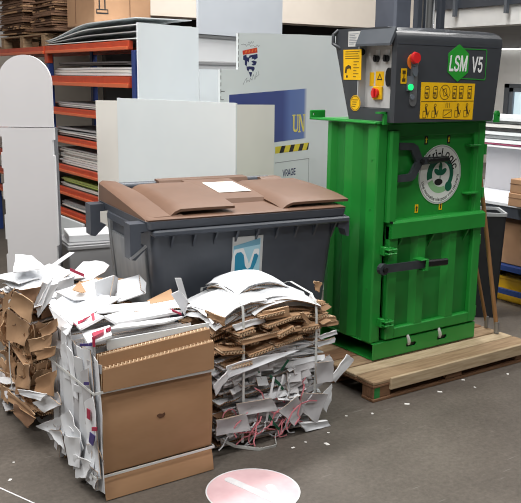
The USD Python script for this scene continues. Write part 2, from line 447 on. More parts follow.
# ================================================================== SETTING
structure("floor", b3(-5, 16, -4, 14, -0.1, 0), "concrete", "grey-brown concrete workshop floor with scuffs")
part("/World/floor", "joint_line", bar((0.74, 3.72, 0.0005), (0.98, 3.10, 0.0005), 0.006, 0.002), "disc_white")
structure("wall_back", b3(-5, 16, 12, 12.2, 0, 5.6), "plaster_cream")
structure("wall_right", minus(b3(14, 14.2, -4, 12, 0, 5.6), b3(13.9, 14.3, 9.6, 11.62, 0.7, 1.68)), "plaster_white")
structure("wall_left", b3(-5.2, -5, -4, 14, 0, 5.6), "hall_grey")
structure("wall_front", b3(-5, 16, -4.2, -4, 0, 5.6), "hall_grey")
structure("ceiling", b3(-5, 16, -4, 14, 5.6, 5.7), "hall_grey")
# window in the far wall
w1 = structure("window_1", cat(b3(13.98, 14.1, 11.5, 11.62, 0.7, 1.68), b3(13.98, 14.1, 9.6, 9.72, 0.7, 1.68), b3(13.98, 14.1, 9.6, 11.62, 1.6, 1.68), b3(13.98, 14.1, 9.6, 11.62, 0.7, 0.78)), "frame_dark")
part(w1, "sash", cat(b3(14.0, 14.08, 11.40, 11.5, 0.78, 1.6), b3(14.0, 14.08, 9.72, 9.82, 0.78, 1.6), b3(14.0, 14.08, 9.72, 11.5, 1.52, 1.6), b3(14.0, 14.08, 9.72, 11.5, 0.78, 0.86)), "frame_grey")
part(w1, "pane", b3(14.05, 14.06, 9.8, 11.42, 0.84, 1.54), "sky_glass")
# mezzanine: white fascia on the right, cream fascia at the back, grey soffit, dark steel edge
structure("trim_1", b3(8.0, 8.25, -4, 8.2, 2.395, 2.62), "plaster_white", "white fascia of the mezzanine")
structure("trim_2", b3(7.95, 8.3, -4, 8.25, 2.62, 3.1), "steel_dark", "dark steel edge beam of the mezzanine")
mz = structure("trim_3", b3(8.25, 14, -4, 12, 2.395, 2.5), "plaster_grey", "grey soffit under the mezzanine")
structure("trim_4", b3(3.6, 8.0, 8.2, 8.5, 2.39, 3.6), "plaster_cream", "cream fascia of the rear mezzanine")
structure("trim_5", b3(4.0, 8.0, 8.5, 12, 2.6, 2.7), "dark_void", "dark soffit behind the cream fascia")
structure("wall_rear_recess", b3(4.0, 8.0, 9.2, 9.3, 0, 2.6), "dark_void")
for k, (y0, y1) in enumerate(((6.62, 6.66), (7.42, 7.46))):
    structure(f"trim_{6 + k}", b3(7.9, 7.95, y0, y1, 2.52, 3.05), "frame_dark", "small dark bracket on the mezzanine edge")
structure("trim_8", b3(5.58, 5.80, 6.0, 6.3, 0, 5.6, 0.02), "column_grey", "dark grey square column behind the baler")
# long lamp under the mezzanine and luminaires of the hall
t = thing("strip_light", "long white strip light on the far white wall above the window", "light", (13.93, 11.0, 2.43))
part(t, "housing", b3(-0.02, 0.07, -2.6, 1.2, 0.02, 0.07, 0.01), "plaster_white")
part(t, "diffuser", b3(-0.05, 0.02, -2.55, 1.15, -0.06, 0.02, 0.02), "lamp_strip")
for (x, y, z, sx, sy, pw) in LAMPS:
    q = UsdLux.RectLight.Define(stage, "/World/" + numbered("/World", "hall_light"))
    q.AddTranslateOp().Set(Gf.Vec3d(x, y, z))
    q.CreateWidthAttr(sx); q.CreateHeightAttr(sy); q.CreateIntensityAttr(pw / (sx * sy * math.pi)); q.CreateColorAttr(Gf.Vec3f(1.0, 0.985, 0.96))

# ================================================================== WOODEN PALLET UNDER THE BALER
PX0, PX1, PY0, PY1 = 2.90, 4.24, 3.16, 4.0
t = thing("wooden_pallet", "worn wooden pallet on the floor carrying the green baler", "pallet", (PX0, PY0, 0))
L, D = PX1 - PX0, PY1 - PY0
rs = random.Random(4)
ys = [(0.0, 0.145, "pallet_wood"), (0.155, 0.255, "pallet_pale"), (0.27, 0.40, "pallet_wood"), (0.41, 0.55, "pallet_brown"), (0.56, 0.69, "pallet_wood"), (0.70, D, "pallet_wood")]
for a, b, mm in ys:
    part(t, "deck_board", b3(0.0, L, a, b, 0.098 + rs.uniform(0, .002), 0.118 + rs.uniform(0, .002), 0.004), mm)
part(t, "front_board", b3(0.12, L + 0.02, -0.012, 0.006, 0.055, 0.124, 0.003), "pallet_pale", label="pale nailed-on board along the front edge")
for x in (0.0, 0.575, L - 0.14):
    part(t, "cross_board", b3(x, x + 0.14, 0.0, D, 0.082, 0.098, 0.003), "pallet_brown")
    for y in (0.0, 0.35, D - 0.1):
        c = part(t, "block", b3(x + 0.004, x + 0.136, y + 0.006, y + 0.1, 0.018, 0.082, 0.004), "pallet_brown")
        if x == 0.0 and y == 0.0:
            part(c, "green_mark", b3(x + 0.012, x + 0.052, 0.0045, 0.0058, 0.02, 0.081), "pallet_green", label="green paint mark on the corner block")
for y in (0.0, 0.35, D - 0.1):
    part(t, "bottom_board", b3(0.0, L, y, y + 0.1, 0.0, 0.018, 0.003), "pallet_brown")

# ================================================================== GREEN BALER
BZ = 0.12
t = thing("baler", "green cardboard baler with dark grey control hood standing on a wooden pallet", "baler", (3.13, 3.44, BZ))
def bp(name, mesh, look, smooth=False, label=None, parent=None):
    return part(parent or t, name, t.local(mesh), look, smooth, label)
def box_tube(x0, x1, y0, y1, z0, z1, w=0.006):
    return minus(b3(x0, x1, y0, y1, z0, z1, 0.004), b3(x0 - 0.1, x1 - 0.05, y0 + w, y1 - w, z0 + w, z1 - w))
base = box_tube(3.125, 4.0, 3.425, 3.93, BZ, 0.224)
slots = [rrect(0.085, 0.026, 0.012), rrect(0.085, 0.026, 0.012)]
slot_m = [prism_y(affinity.translate(s, x, z), 3.40, 3.45) for s, x, z in ((slots[0], 3.435, 0.172), (slots[1], 3.70, 0.172))]
bp("base_frame", minus(base, *slot_m), "green_paint", smooth=20)
for x, z in ((3.435, 0.172), (3.70, 0.172)):
    bp("slot_liner", b3(x - 0.05, x + 0.05, 3.436, 3.44, z - 0.02, z + 0.02), "black_plastic")
    s = patch((x - 0.045, 3.424, z + 0.07), (x - 0.028, 3.424, z + 0.07), (x - 0.004, 3.43, z - 0.005), (x - 0.022, 3.43, z - 0.005), 0.003, 6, bulge=-0.02)
    bp("strap_hook", s[0], "strap_white", True, label="white strap end hooked through the base slot")
# left side wall with posts and ribs
bp("side_wall", b3(3.14, 3.155, 3.46, 3.90, 0.224, 1.50), "green_deep")
bp("back_wall", b3(3.14, 3.99, 3.885, 3.905, 0.224, 1.50), "green_deep")
bp("side_wall", b3(3.965, 3.985, 3.46, 3.90, 0.224, 1.50), "green_deep")
def rib(y0, y1, x=3.14, out=0.035, z0=0.226, z1=1.50):
    sl = (y1 - y0) * 0.28
    m = extr([(y0, 0), (y1, 0), (y1 - sl, -out), (y0 + sl, -out)], z1 - z0)
    v = m.vertices.copy(); m.vertices = np.c_[x + v[:, 1], v[:, 0], v[:, 2] + z0]; m.fix_normals(); return m
bp("side_rib", rib(3.60, 3.76), "green_paint")
bp("side_rib", rib(3.83, 3.905, out=0.03), "green_paint")
bp("front_post", b3(3.112, 3.188, 3.44, 3.53, 0.224, 1.505, 0.008), "green_paint", smooth=20)
bp("front_post", b3(3.935, 4.0, 3.44, 3.53, 0.224, 1.505, 0.008), "green_paint", smooth=20)
for z in (0.55, 1.02, 1.30):
    bp("bolt", rod((3.109, 3.485, z), (3.114, 3.485, z), 0.006, 8), "green_deep")
# top plate with flange that sticks out at the left
bp("top_plate", b3(3.10, 4.02, 3.42, 3.95, 1.505, 1.52, 0.003), "green_deep")
fl = prism_y([(3.03, 1.50), (3.03, 1.552), (3.034, 1.556), (3.12, 1.556), (3.12, 1.52), (3.05, 1.515), (3.05, 1.50)], 3.925, 4.0)
bp("flange", b3(3.085, 3.14, 3.44, 4.04, 1.503, 1.515, 0.003), "green_paint")
bp("flange_lip", minus(b3(3.085, 3.20, 4.025, 4.04, 1.503, 1.56, 0.004), rod((3.11, 4.0, 1.535), (3.11, 4.06, 1.535), 0.009, 10)), "green_paint")
lug = prism_x([(3.40, 1.505), (3.40, 1.545), (3.385, 1.575), (3.37, 1.58), (3.352, 1.572), (3.352, 1.565), (3.365, 1.56), (3.365, 1.505)], 3.155, 3.19)
def eye_lug(x0, x1, y0):
    body = prism_y(Polygon([(x0, 1.503), (x1, 1.503), (x1, 1.555), (x1 - 0.012, 1.572), (x0 + 0.012, 1.572), (x0, 1.555)]), y0, y0 + 0.016)
    return minus(body, rod(((x0 + x1) / 2 + 0.006, y0 - 0.05, 1.542), ((x0 + x1) / 2 + 0.006, y0 + 0.06, 1.542), 0.008, 10))
bp("lifting_lug", cat(eye_lug(3.115, 3.17, 3.40), b3(3.085, 3.15, 3.40, 3.44, 1.562, 1.572)), "green_paint")
bp("lifting_lug", eye_lug(3.945, 3.985, 3.33), "green_paint")
# upper door (feed door)
bp("lintel", b3(3.19, 3.94, 3.447, 3.50, 1.43, 1.503, 0.004), "green_deep")
bp("feed_door", b3(3.19, 3.94, 3.468, 3.482, 0.93, 1.44), "green_paint")
ch = extr([(3.188, 3.468), (3.188, 3.425), (3.20, 3.412), (3.246, 3.412), (3.262, 3.43), (3.27, 3.468)], 0.52)
bp("door_channel", move(ch, 0, 0, 0.945), "green_paint")
bp("door_return", prism_y([(3.935, 0.945), (3.935, 1.44), (3.90, 1.44), (3.915, 0.945)], 3.445, 3.47), "green_paint")
for z in (1.36, 1.067):
    bp("stop_tab", b3(3.845, 3.945, 3.42, 3.468, z - 0.006, z + 0.006, 0.002), "green_paint")
for z in (1.33, 1.06, 0.76, 0.29):
    bp("hinge_pin", rod((4.015, 3.455, z - 0.032), (4.015, 3.455, z + 0.032), 0.013, 10), "green_paint", smooth=40)
    bp("hinge_leaf", b3(3.985, 4.01, 3.448, 3.462, z - 0.022, z + 0.022), "green_paint")
# wishbone latch of the feed door
wb = Polygon([(3.262, 1.398), (3.375, 1.392), (3.41, 1.375), (3.45, 1.306), (3.66, 1.303), (3.66, 1.272), (3.45, 1.262), (3.402, 1.188), (3.37, 1.172), (3.262, 1.172), (3.262, 1.212), (3.36, 1.215), (3.405, 1.282), (3.36, 1.352), (3.262, 1.356)])
wb = prism_y(wb, 3.425, 3.445)
lt = part(t, "wishbone_latch", t.local(wb), "handle_grey", label="dark grey forked latch of the feed door")
part(lt, "grip", t.local(bar((3.49, 3.433, 1.286), (3.67, 3.433, 1.288), 0.032, 0.032, bev=0.008)), "black_plastic")
part(lt, "pivot_bolt", t.local(rod((3.443, 3.41, 1.284), (3.443, 3.43, 1.284), 0.014, 10)), "black_plastic")
# cross bar
cb = prism_x([(3.40, 0.85), (3.46, 0.84), (3.468, 0.95), (3.425, 0.95), (3.40, 0.938)], 3.212, 4.0)
bp("cross_bar", cb, "green_paint")
bp("cross_bar_end", b3(3.203, 3.212, 3.395, 3.468, 0.94, 0.952), "black_plastic")
# lower door
bp("lower_door", b3(3.215, 3.99, 3.455, 3.468, 0.236, 0.86), "green_deep")
bp("door_stile", b3(3.212, 3.285, 3.42, 3.458, 0.234, 0.925, 0.006), "green_paint", smooth=20)
bp("door_stile", b3(3.925, 3.992, 3.42, 3.458, 0.234, 0.85, 0.006), "green_paint", smooth=20)
bp("bottom_rail", b3(3.285, 3.925, 3.42, 3.458, 0.234, 0.302, 0.006), "green_paint", smooth=20)
for xc in (3.478, 3.742):
    m = extr([(xc - 0.06, 0), (xc + 0.06, 0), (xc + 0.03, -0.034), (xc - 0.03, -0.034)], 0.55)
    v = m.vertices.copy(); m.vertices = np.c_[v[:, 0], 3.455 + v[:, 1], v[:, 2] + 0.30]; m.fix_normals()
    bp("door_rib", m, "green_paint")
for x in (3.30, 3.56, 3.86):
    bp("gusset", prism_x([(3.41, 0.845), (3.455, 0.845), (3.455, 0.76)], x, x + 0.012), "green_deep")
for z in (0.775, 0.345):
    h = bp("door_hinge", cat(b3(3.165, 3.235, 3.37, 3.42, z - 0.012, z - 0.002, 0.003), b3(3.165, 3.235, 3.37, 3.42, z + 0.012, z + 0.022, 0.003), b3(3.16, 3.19, 3.405, 3.442, z - 0.02, z + 0.03, 0.003)), "green_paint")
    part(h, "pin", t.local(rod((3.19, 3.385, z - 0.025), (3.19, 3.385, z + 0.034), 0.011, 10)), "green_paint", True)
lv = bp("door_lever", cat(bar((3.13, 3.385, 0.684), (3.46, 3.376, 0.680), 0.048, 0.012, (0, 1, 0)), rod((3.14, 3.37, 0.684), (3.14, 3.40, 0.684), 0.034, 14)), "handle_grey", label="dark grey swing lever of the lower door")
part(lv, "grip", t.local(bar((3.46, 3.378, 0.680), (3.655, 3.374, 0.672), 0.042, 0.026, (0, 1, 0), 0.008)), "black_plastic")
part(lv, "pivot_bolt", t.local(rod((3.14, 3.355, 0.684), (3.14, 3.372, 0.684), 0.016, 8)), "black_plastic")
bp("lever_keeper", cat(b3(3.41, 3.475, 3.352, 3.425, 0.706, 0.712, 0.002), b3(3.452, 3.475, 3.352, 3.358, 0.64, 0.711, 0.002), b3(3.44, 3.475, 3.358, 3.425, 0.64, 0.646, 0.002)), "green_paint")
# round sign
sg = bp("round_sign", face_front(extr(Point(0, 0).buffer(0.178, quad_segs=24), 0.003), 3.645, 3.468, 1.192), "sign_white", label="round white recycling sign with a green plant emblem")
def sgn(name, m, look): part(sg, name, t.local(face_front(m, 3.645, 3.4652, 1.192)), look)
sgn("rim_line", extr(Point(0, 0).buffer(0.174, quad_segs=24).difference(Point(0, 0).buffer(0.168, quad_segs=24)), 0.0006), "grey_print")
sgn("lettering", arc_text("Tri-Logic", 0.05, 0.131, 78, sx=0.9, bold=True), "ink_black")
sgn("lettering", arc_text("Une nouvelle vie pour vos déchets", 0.019, 0.15, -84, inside=True), "ink_black")
ring = Point(0, 0).buffer(0.112, quad_segs=24).difference(Point(0.006, 0).buffer(0.075, quad_segs=24))
wedge = lambda a0, a1: Polygon([(0, 0)] + [(0.2 * math.cos(math.radians(a)), 0.2 * math.sin(math.radians(a))) for a in np.linspace(a0, a1, 12)])
sgn("swirl", extr(ring.intersection(wedge(100, 196)), 0.0006), "sign_dark_green")
sgn("swirl", extr(ring.intersection(wedge(-48, 84)), 0.0006), "sign_dark_green")
sgn("swirl", extr(ring.intersection(wedge(204, 298)), 0.0006), "sign_light_green")
sgn("dot", extr(Point(0.075, -0.075).buffer(0.03), 0.0012), "sign_dark_green")
leaf = lambda a, l, w: affinity.rotate(affinity.translate(affinity.scale(Point(0, 0).buffer(1), l / 2, w / 2), l / 2, 0), a, origin=(0, 0))
sgn("sprout", extr(leaf(90, 0.075, 0.03).union(leaf(32, 0.06, 0.032)).union(leaf(148, 0.06, 0.032)).union(sbox(-0.003, -0.03, 0.003, 0.01)), 0.0008), "sign_dark_green")
sgn("soil", extr(affinity.scale(Point(-0.012, -0.045).buffer(1), 0.034, 0.02), 0.0009), "ink_black")
# small door stickers
for x, z, dark in ((3.515, 1.40, 1), (3.703, 1.40, 1), (3.464, 0.998, 0), (3.665, 1.0, 0)):
    s = bp("door_sticker", face_front(extr(rrect(0.026, 0.05, 0.003), 0.0015), x, 3.468, z), "ink_black" if dark else "yellow_sticker")
    part(s, "print", t.local(face_front(cat(extr(Polygon([(-0.004, -0.016), (0.004, -0.016), (0.004, 0.004), (0.009, 0.004), (0, 0.02), (-0.009, 0.004), (-0.004, 0.004)]), 0.001)), x, 3.4665, z)), "hazard_yellow" if dark else "sticker_ink")
# ---- hood
HY = 3.344
prof = [(HY, 1.515), (HY, 1.955), (HY + 0.006, 1.985), (HY + 0.022, 2.008), (HY + 0.05, 2.022), (HY + 0.09, 2.03), (3.865, 2.03), (3.868, 1.94), (3.725, 1.515)]
hx0, hx1 = 3.136, 3.985
hood = prism_x(prof, hx0, hx1)
v = hood.vertices.copy()                      # right edge leans in towards the bottom
v[:, 0] = np.where(v[:, 0] > 3.6, v[:, 0] - 0.045 * (2.03 - v[:, 2]) / 0.5, v[:, 0]); hood.vertices = v
cut_r = extr(sbox(0, 0, 0.08, 0.08).difference(Point(0, 0).buffer(0.07, quad_segs=8)), 2)     # rounded upper right corner
vv = cut_r.vertices.copy(); cut_r.vertices = np.c_[vv[:, 0] + hx1 - 0.068, 5.0 - vv[:, 2], vv[:, 1] + 2.03 - 0.068]; cut_r.fix_normals()
hood = minus(hood, b3(3.0, 3.20, 3.384, 3.665, 1.588, 1.94), cut_r)
hd = bp("hood", hood, "hood_grey", smooth=25)
def hp(name, mesh, look, smooth=False, label=None): return part(hd, name, t.local(mesh), look, smooth, label)
hp("visor", prism_y([(3.14, 2.028), (3.098, 1.940), (3.098, 1.928), (3.108, 1.928), (3.15, 2.00)], 3.362, 3.645), "hood_light", label="light grey slanted visor over the control panel")
hp("control_panel", b3(3.192, 3.199, 3.386, 3.663, 1.59, 1.938), "panel_grey", label="pale grey control panel on the left side")
hp("recess_cheek", b3(3.138, 3.192, 3.655, 3.664, 1.59, 1.938), "grey_print")
hp("carry_loop", path_tube([(3.14, 3.85, 2.025), (3.118, 3.868, 2.0), (3.115, 3.865, 1.95), (3.14, 3.83, 1.92)], 0.010, 8), "hood_grey", True)
hp("cable_hole", rod((3.16, 3.652, 1.90), (3.16, 3.656, 1.90), 0.02, 12), "black_plastic")
for y in (3.559, 3.477):
    k = part(hd, "rotary_switch", t.local(cat(rod((3.172, y, 1.862), (3.192, y, 1.862), 0.019, 14), b3(3.162, 3.174, y - 0.007, y + 0.007, 1.845, 1.882, 0.003))), "black_plastic", label="black rotary switch")
    hp("switch_plate", b3(3.1905, 3.192, y - 0.017, y + 0.017, 1.878, 1.91), "white_print")
hp("oval_cover", face_left(extr(affinity.scale(Point(0, 0).buffer(1), 0.024, 0.052), 0.018), 3.192, 3.447, 1.76), "black_plastic", 30)
hp("panel_sticker", face_left(extr(rrect(0.036, 0.078, 0.003), 0.001), 3.192, 3.601, 1.748), "yellow_sticker")
ws = hp("panel_sticker", face_left(extr(rrect(0.07, 0.08, 0.003), 0.001), 3.192, 3.534, 1.752), "yellow_sticker")
hp("warning_triangle", face_left(extr(Polygon([(-0.022, -0.018), (0.022, -0.018), (0, 0.02)]).difference(Polygon([(-0.013, -0.012), (0.013, -0.012), (0, 0.01)])), 0.001), 3.191, 3.534, 1.762), "sticker_ink")
eb = hp("isolator_base", b3(3.178, 3.192, 3.502, 3.577, 1.635, 1.71, 0.004), "yellow_sticker", label="yellow isolator with a red knob")
hp("isolator_knob", cat(rod((3.160, 3.545, 1.672), (3.180, 3.545, 1.672), 0.026, 16), b3(3.148, 3.162, 3.536, 3.554, 1.645, 1.70, 0.004)), "red_button", 40)
# side plate stickers (surface x = 3.136 looks left)
def lines(w, h, n, seed, fill=0.8, th=0.35):
    r = random.Random(seed); out = []
    for i in range(n):
        y = h / 2 - (i + 0.5) * h / n; a = -w / 2; e = a + w * r.uniform(0.45, fill + 0.2) if i else w * 0.45
        out.append(extr(sbox(a, y - th * h / n / 2, min(e, w / 2), y + th * h / n / 2), 0.0008))
    return cat(out)
s = hp("rating_plate", face_left(extr(rrect(0.105, 0.085, 0.003), 0.001), 3.135, 3.70, 1.972), "label_grey", label="small pale grey rating plate")
part(hd, "rating_print", t.local(face_left(lines(0.085, 0.065, 7, 3), 3.1342, 3.70, 1.972)), "frame_grey")
s = hp("safety_sticker", face_left(extr(Polygon([(-0.075, -0.085), (0.08, -0.085), (0.075, 0.085), (-0.085, 0.085)]), 0.001), 3.135, 3.708, 1.828), "yellow_sticker", label="yellow safety instruction sticker")
hp("safety_print", face_left(cat(move(lines(0.13, 0.05, 4, 5, 0.9, 0.28), 0, 0.055), move(lines(0.05, 0.10, 6, 8, 0.9, 0.25), 0.035, -0.025), extr(Polygon([(-0.065, -0.045), (-0.06, -0.012), (-0.035, 0.0), (-0.012, -0.008), (-0.01, -0.03), (-0.02, -0.02), (-0.045, -0.024), (-0.05, -0.048)]), 0.0008), extr(Point(-0.045, -0.066).buffer(0.008), 0.0008)), 3.1342, 3.708, 1.828), "sticker_ink")
s = hp("round_sticker", face_left(extr(Point(0, 0).buffer(0.045), 0.001), 3.135, 3.672, 1.612), "yellow_sticker")
hp("round_print", face_left(cat(lines(0.05, 0.05, 4, 9, 0.9, 0.3), extr(Point(0, 0).buffer(0.041).difference(Point(0, 0).buffer(0.038)), 0.0008)), 3.1342, 3.672, 1.612), "sticker_ink")
# front of the hood
FY = HY - 0.0005
hp("front_seam", b3(3.14, 3.945, HY - 0.0015, HY + 0.001, 1.936, 1.939), "steel_dark")
hp("button_plate", face_front(extr(affinity.rotate(rrect(0.052, 0.27, 0.026), 0), 0.004), 3.268, FY, 1.738), "silver", 30, label="silver oblong push button plate")
hp("emergency_stop", cat(rod((3.252, FY, 1.864), (3.252, FY - 0.022, 1.864), 0.02, 16), rod((3.252, FY - 0.018, 1.864), (3.252, FY - 0.036, 1.864), 0.033, 18, 0.028)), "red_button", 40, label="red mushroom emergency stop button")
hp("stop_ring", rod((3.256, FY, 1.845), (3.256, FY - 0.003, 1.845), 0.043, 18), "emblem_orange")
hp("dark_button", face_front(extr(affinity.scale(Point(0, 0).buffer(1), 0.018, 0.03), 0.006), 3.272, FY - 0.004, 1.795), "frame_grey")
hp("green_button", rod((3.24, FY, 1.708), (3.24, FY - 0.014, 1.708), 0.017, 14), "green_lamp", 40, label="lit green start button")
hp("button_bezel", face_front(extr(sbox(-0.022, -0.02, 0.022, 0.06).difference(Point(0, 0).buffer(0.017)), 0.006), 3.24, FY, 1.708), "frame_grey")
hp("grey_button", rod((3.258, FY, 1.655), (3.258, FY - 0.01, 1.655), 0.015, 14), "frame_grey", 40)
hp("small_sticker", face_front(extr(rrect(0.044, 0.082, 0.003), 0.001), 3.193, FY, 1.767), "yellow_sticker")
hp("small_print", face_front(extr(sbox(-0.012, 0.012, 0.012, 0.03).union(sbox(-0.012, -0.03, 0.012, -0.012)).union(sbox(-0.003, -0.02, 0.003, 0.02)), 0.0008), 3.193, FY - 0.001, 1.767), "sticker_ink")
st = hp("picture_sticker", face_front(extr(Polygon([(-0.216, -0.094), (0.212, -0.108), (0.218, 0.099), (-0.218, 0.106)]), 0.001), 3.545, FY, 1.63), "yellow_sticker", label="large yellow sticker with operating pictograms")
pg = []
ol = lambda p, w=0.0035: p.difference(p.buffer(-w))
bx = lambda x, y, w, h: sbox(x - w / 2, y - h / 2, x + w / 2, y + h / 2)
pg += [extr(bx(0, 0, 0.425, 0.003), 0.0008)]
for i, x in enumerate((-0.17, -0.105, -0.028, 0.05, 0.105, 0.175)):
    y = 0.05
    if i == 2:
        pg += [extr(ol(Point(x, y).buffer(0.042), 0.003), 0.0008), extr(affinity.rotate(bx(x, y, 0.08, 0.0035), -45), 0.0008), extr(ol(affinity.rotate(bx(x, y, 0.03, 0.04), 20)), 0.0008)]
    else:
        pg += [extr(ol(rrect(0.036, 0.07, 0.012) if i < 2 else bx(0, 0, 0.034, 0.072)), 0.0008)]
        pg[-1] = move(pg[-1], x, y)
        pg += [extr(bx(x + 0.003, y + 0.018, 0.02, 0.005), 0.0008), extr(bx(x - 0.003, y - 0.004, 0.022, 0.008), 0.0008), extr(ol(bx(x, y - 0.022, 0.02, 0.02)), 0.0008)]
for i, x in enumerate((-0.17, -0.10, 0.0, 0.085, 0.16)):
    y = -0.052
    if i == 2:
        pg += [extr(bx(x + k * 0.014, y + 0.03, 0.003, 0.028), 0.0008) for k in (-1, 0, 1)] + [extr(ol(bx(x, y - 0.018, 0.07, 0.045), 0.003), 0.0008), extr(affinity.rotate(bx(x, y - 0.018, 0.06, 0.003), 25), 0.0008)]
    else:
        pg += [extr(ol(Point(x, y + 0.03).buffer(0.009), 0.003), 0.0008), extr(affinity.rotate(bx(x + 0.002, y, 0.012, 0.045), 18), 0.0008), extr(ol(bx(x - 0.012, y - 0.02, 0.026, 0.04), 0.003), 0.0008), extr(affinity.rotate(bx(x + 0.018, y - 0.018, 0.004, 0.04), -20), 0.0008)]
hp("pictograms", face_front(cat(pg), 3.545, FY - 0.001, 1.63), "sticker_ink")
hx = [(0.1 * math.sin(math.radians(a)) * 0.92, 0.1 * math.cos(math.radians(a))) for a in (0, 60, 120, 180, 240, 300)]
hx = Polygon(hx).buffer(0.004)
hp("logo_outline", face_front(extr(ol(Polygon([(0.02, -0.088), (0.228, -0.095), (0.236, -0.085), (0.236, 0.074), (0.228, 0.082), (0.02, 0.082)]), 0.005), 0.0012), 3.612, FY, 1.844), "logo_green")
hp("logo_hexagon", face_front(extr(hx, 0.0022), 3.612, FY, 1.844), "logo_green", label="green hexagon logo")
hp("logo_letters", face_front(text("LSM", 0.084, 0.0012, True, 0.62, 0.10), 3.612, FY - 0.0022, 1.842), "white_print")
hp("logo_letters", face_front(text("V5", 0.084, 0.0012, True, 0.62, 0.06), 3.772, FY, 1.838), "white_print")
# ram on the roof
rm = bp("ram_housing", cat(b3(3.545, 3.585, 3.62, 3.66, 2.03, 2.75, 0.004), b3(3.735, 3.775, 3.62, 3.66, 2.03, 2.75, 0.004), b3(3.53, 3.79, 3.58, 3.72, 2.03, 2.045, 0.004)), "steel_dark")
part(rm, "cylinder", t.local(rod((3.655, 3.65, 2.045), (3.655, 3.65, 2.75), 0.042, 24)), "chrome", 40, label="shiny steel hydraulic cylinder")

# ================================================================== WHEELED BIN
BX = (2.348, 3.876, 0.0); BR = math.radians(-6.75)
t = thing("waste_container", "large dark grey four-wheeled waste container with brown lid", "bin", BX, BR)
def loft(secs, n=5):
    """closed shell through rounded rectangles (z, half width, y0, y1, radius)"""
    rings = []
    for z, hw, y0, y1, r in secs:
        p = rrect(2 * hw, y1 - y0, r, n)
        c = np.array(p.exterior.coords)[:-1]; rings.append(np.c_[c[:, 0], c[:, 1] + (y0 + y1) / 2, np.full(len(c), z)])
    k = len(rings[0]); V = np.vstack(rings + [[rings[0].mean(0)], [rings[-1].mean(0)]]); F = []
    for s in range(len(rings) - 1):
        for i in range(k):
            j = (i + 1) % k; F += [(s * k + i, s * k + j, s * k + k + j), (s * k + i, s * k + k + j, s * k + k + i)]
    b, e = len(V) - 2, len(V) - 1
    for i in range(k):
        j = (i + 1) % k; F += [(b, j, i), (e, (len(rings) - 1) * k + i, (len(rings) - 1) * k + j)]
    m = TM(V, np.array(F), process=False); m.fix_normals(); return m
part(t, "body", loft([(0.14, 0.44, -0.29, 0.31, 0.07), (0.18, 0.47, -0.305, 0.32, 0.06), (0.97, 0.535, -0.37, 0.372, 0.05), (1.03, 0.538, -0.374, 0.376, 0.05)]), "bin_grey", 35)
part(t, "end_panel", loft([(0.22, 0.012, -0.24, 0.24, 0.008), (0.90, 0.012, -0.27, 0.29, 0.008)]).apply_transform(trimesh.transformations.rotation_matrix(-0.083, (0, 1, 0), (0, 0, 0.97))).apply_translation((-0.536, 0, 0)), "bin_pale", 35, label="scuffed paler end panel")
rim = minus(loft([(1.020, 0.570, -0.408, 0.405, 0.03), (1.058, 0.578, -0.414, 0.411, 0.03)]), loft([(0.99, 0.50, -0.34, 0.34, 0.04), (1.08, 0.50, -0.34, 0.34, 0.04)]))
part(t, "rim", rim, "bin_grey", 35)
part(t, "rim_lip", cat(b3(-0.545, 0.59, -0.425, -0.36, 0.982, 1.014, 0.008), b3(-0.50, 0.575, -0.402, -0.36, 1.01, 1.022, 0.004)), "bin_grey", 30)
for k in range(9):
    x = -0.44 + k * 0.118
    part(t, "gusset", prism_x([(-0.41, 0.982), (-0.362, 0.982), (-0.352, 0.89)], x, x + 0.012), "bin_grey")
def hook(y0, y1):
    return prism_y([(-0.50, 1.05), (-0.655, 1.05), (-0.655, 0.875), (-0.63, 0.87), (-0.565, 0.93), (-0.60, 0.945), (-0.60, 1.01), (-0.50, 1.01)], y0, y1)
part(t, "lifting_hook", hook(0.30, 0.40), "bin_grey")
part(t, "lifting_hook", hook(-0.39, -0.30), "bin_grey")
part(t, "lifting_hook", cat(prism_y([(0.53, 0.995), (0.60, 0.995), (0.60, 0.90), (0.585, 0.90), (0.57, 0.94), (0.53, 0.95)], -0.40, -0.33)), "bin_grey")
part(t, "hook_edge", bar((-0.657, -0.395, 0.88), (-0.575, -0.395, 0.94), 0.012, 0.012), "silver")
part(t, "end_rib", bar((-0.478, 0.30, 0.2), (-0.545, 0.30, 1.0), 0.03, 0.03, (0, 1, 0), 0.006), "bin_pale")
part(t, "end_rib", b3(-0.575, -0.53, -0.25, 0.25, 0.975, 1.02, 0.006), "bin_grey")
for sx in (-1, 1):
    for y in (-0.20, 0.22):
        x = sx * 0.36
        w = part(t, "caster", cat(b3(x - 0.03, x + 0.03, y - 0.03, y + 0.03, 0.12, 0.15, 0.004), b3(x - 0.034, x - 0.028, y - 0.02, y + 0.02, 0.06, 0.13), b3(x + 0.028, x + 0.034, y - 0.02, y + 0.02, 0.06, 0.13)), "silver")
        part(w, "wheel", rod((x - 0.025, y, 0.075), (x + 0.025, y, 0.075), 0.075, 20), "black_plastic", 40)
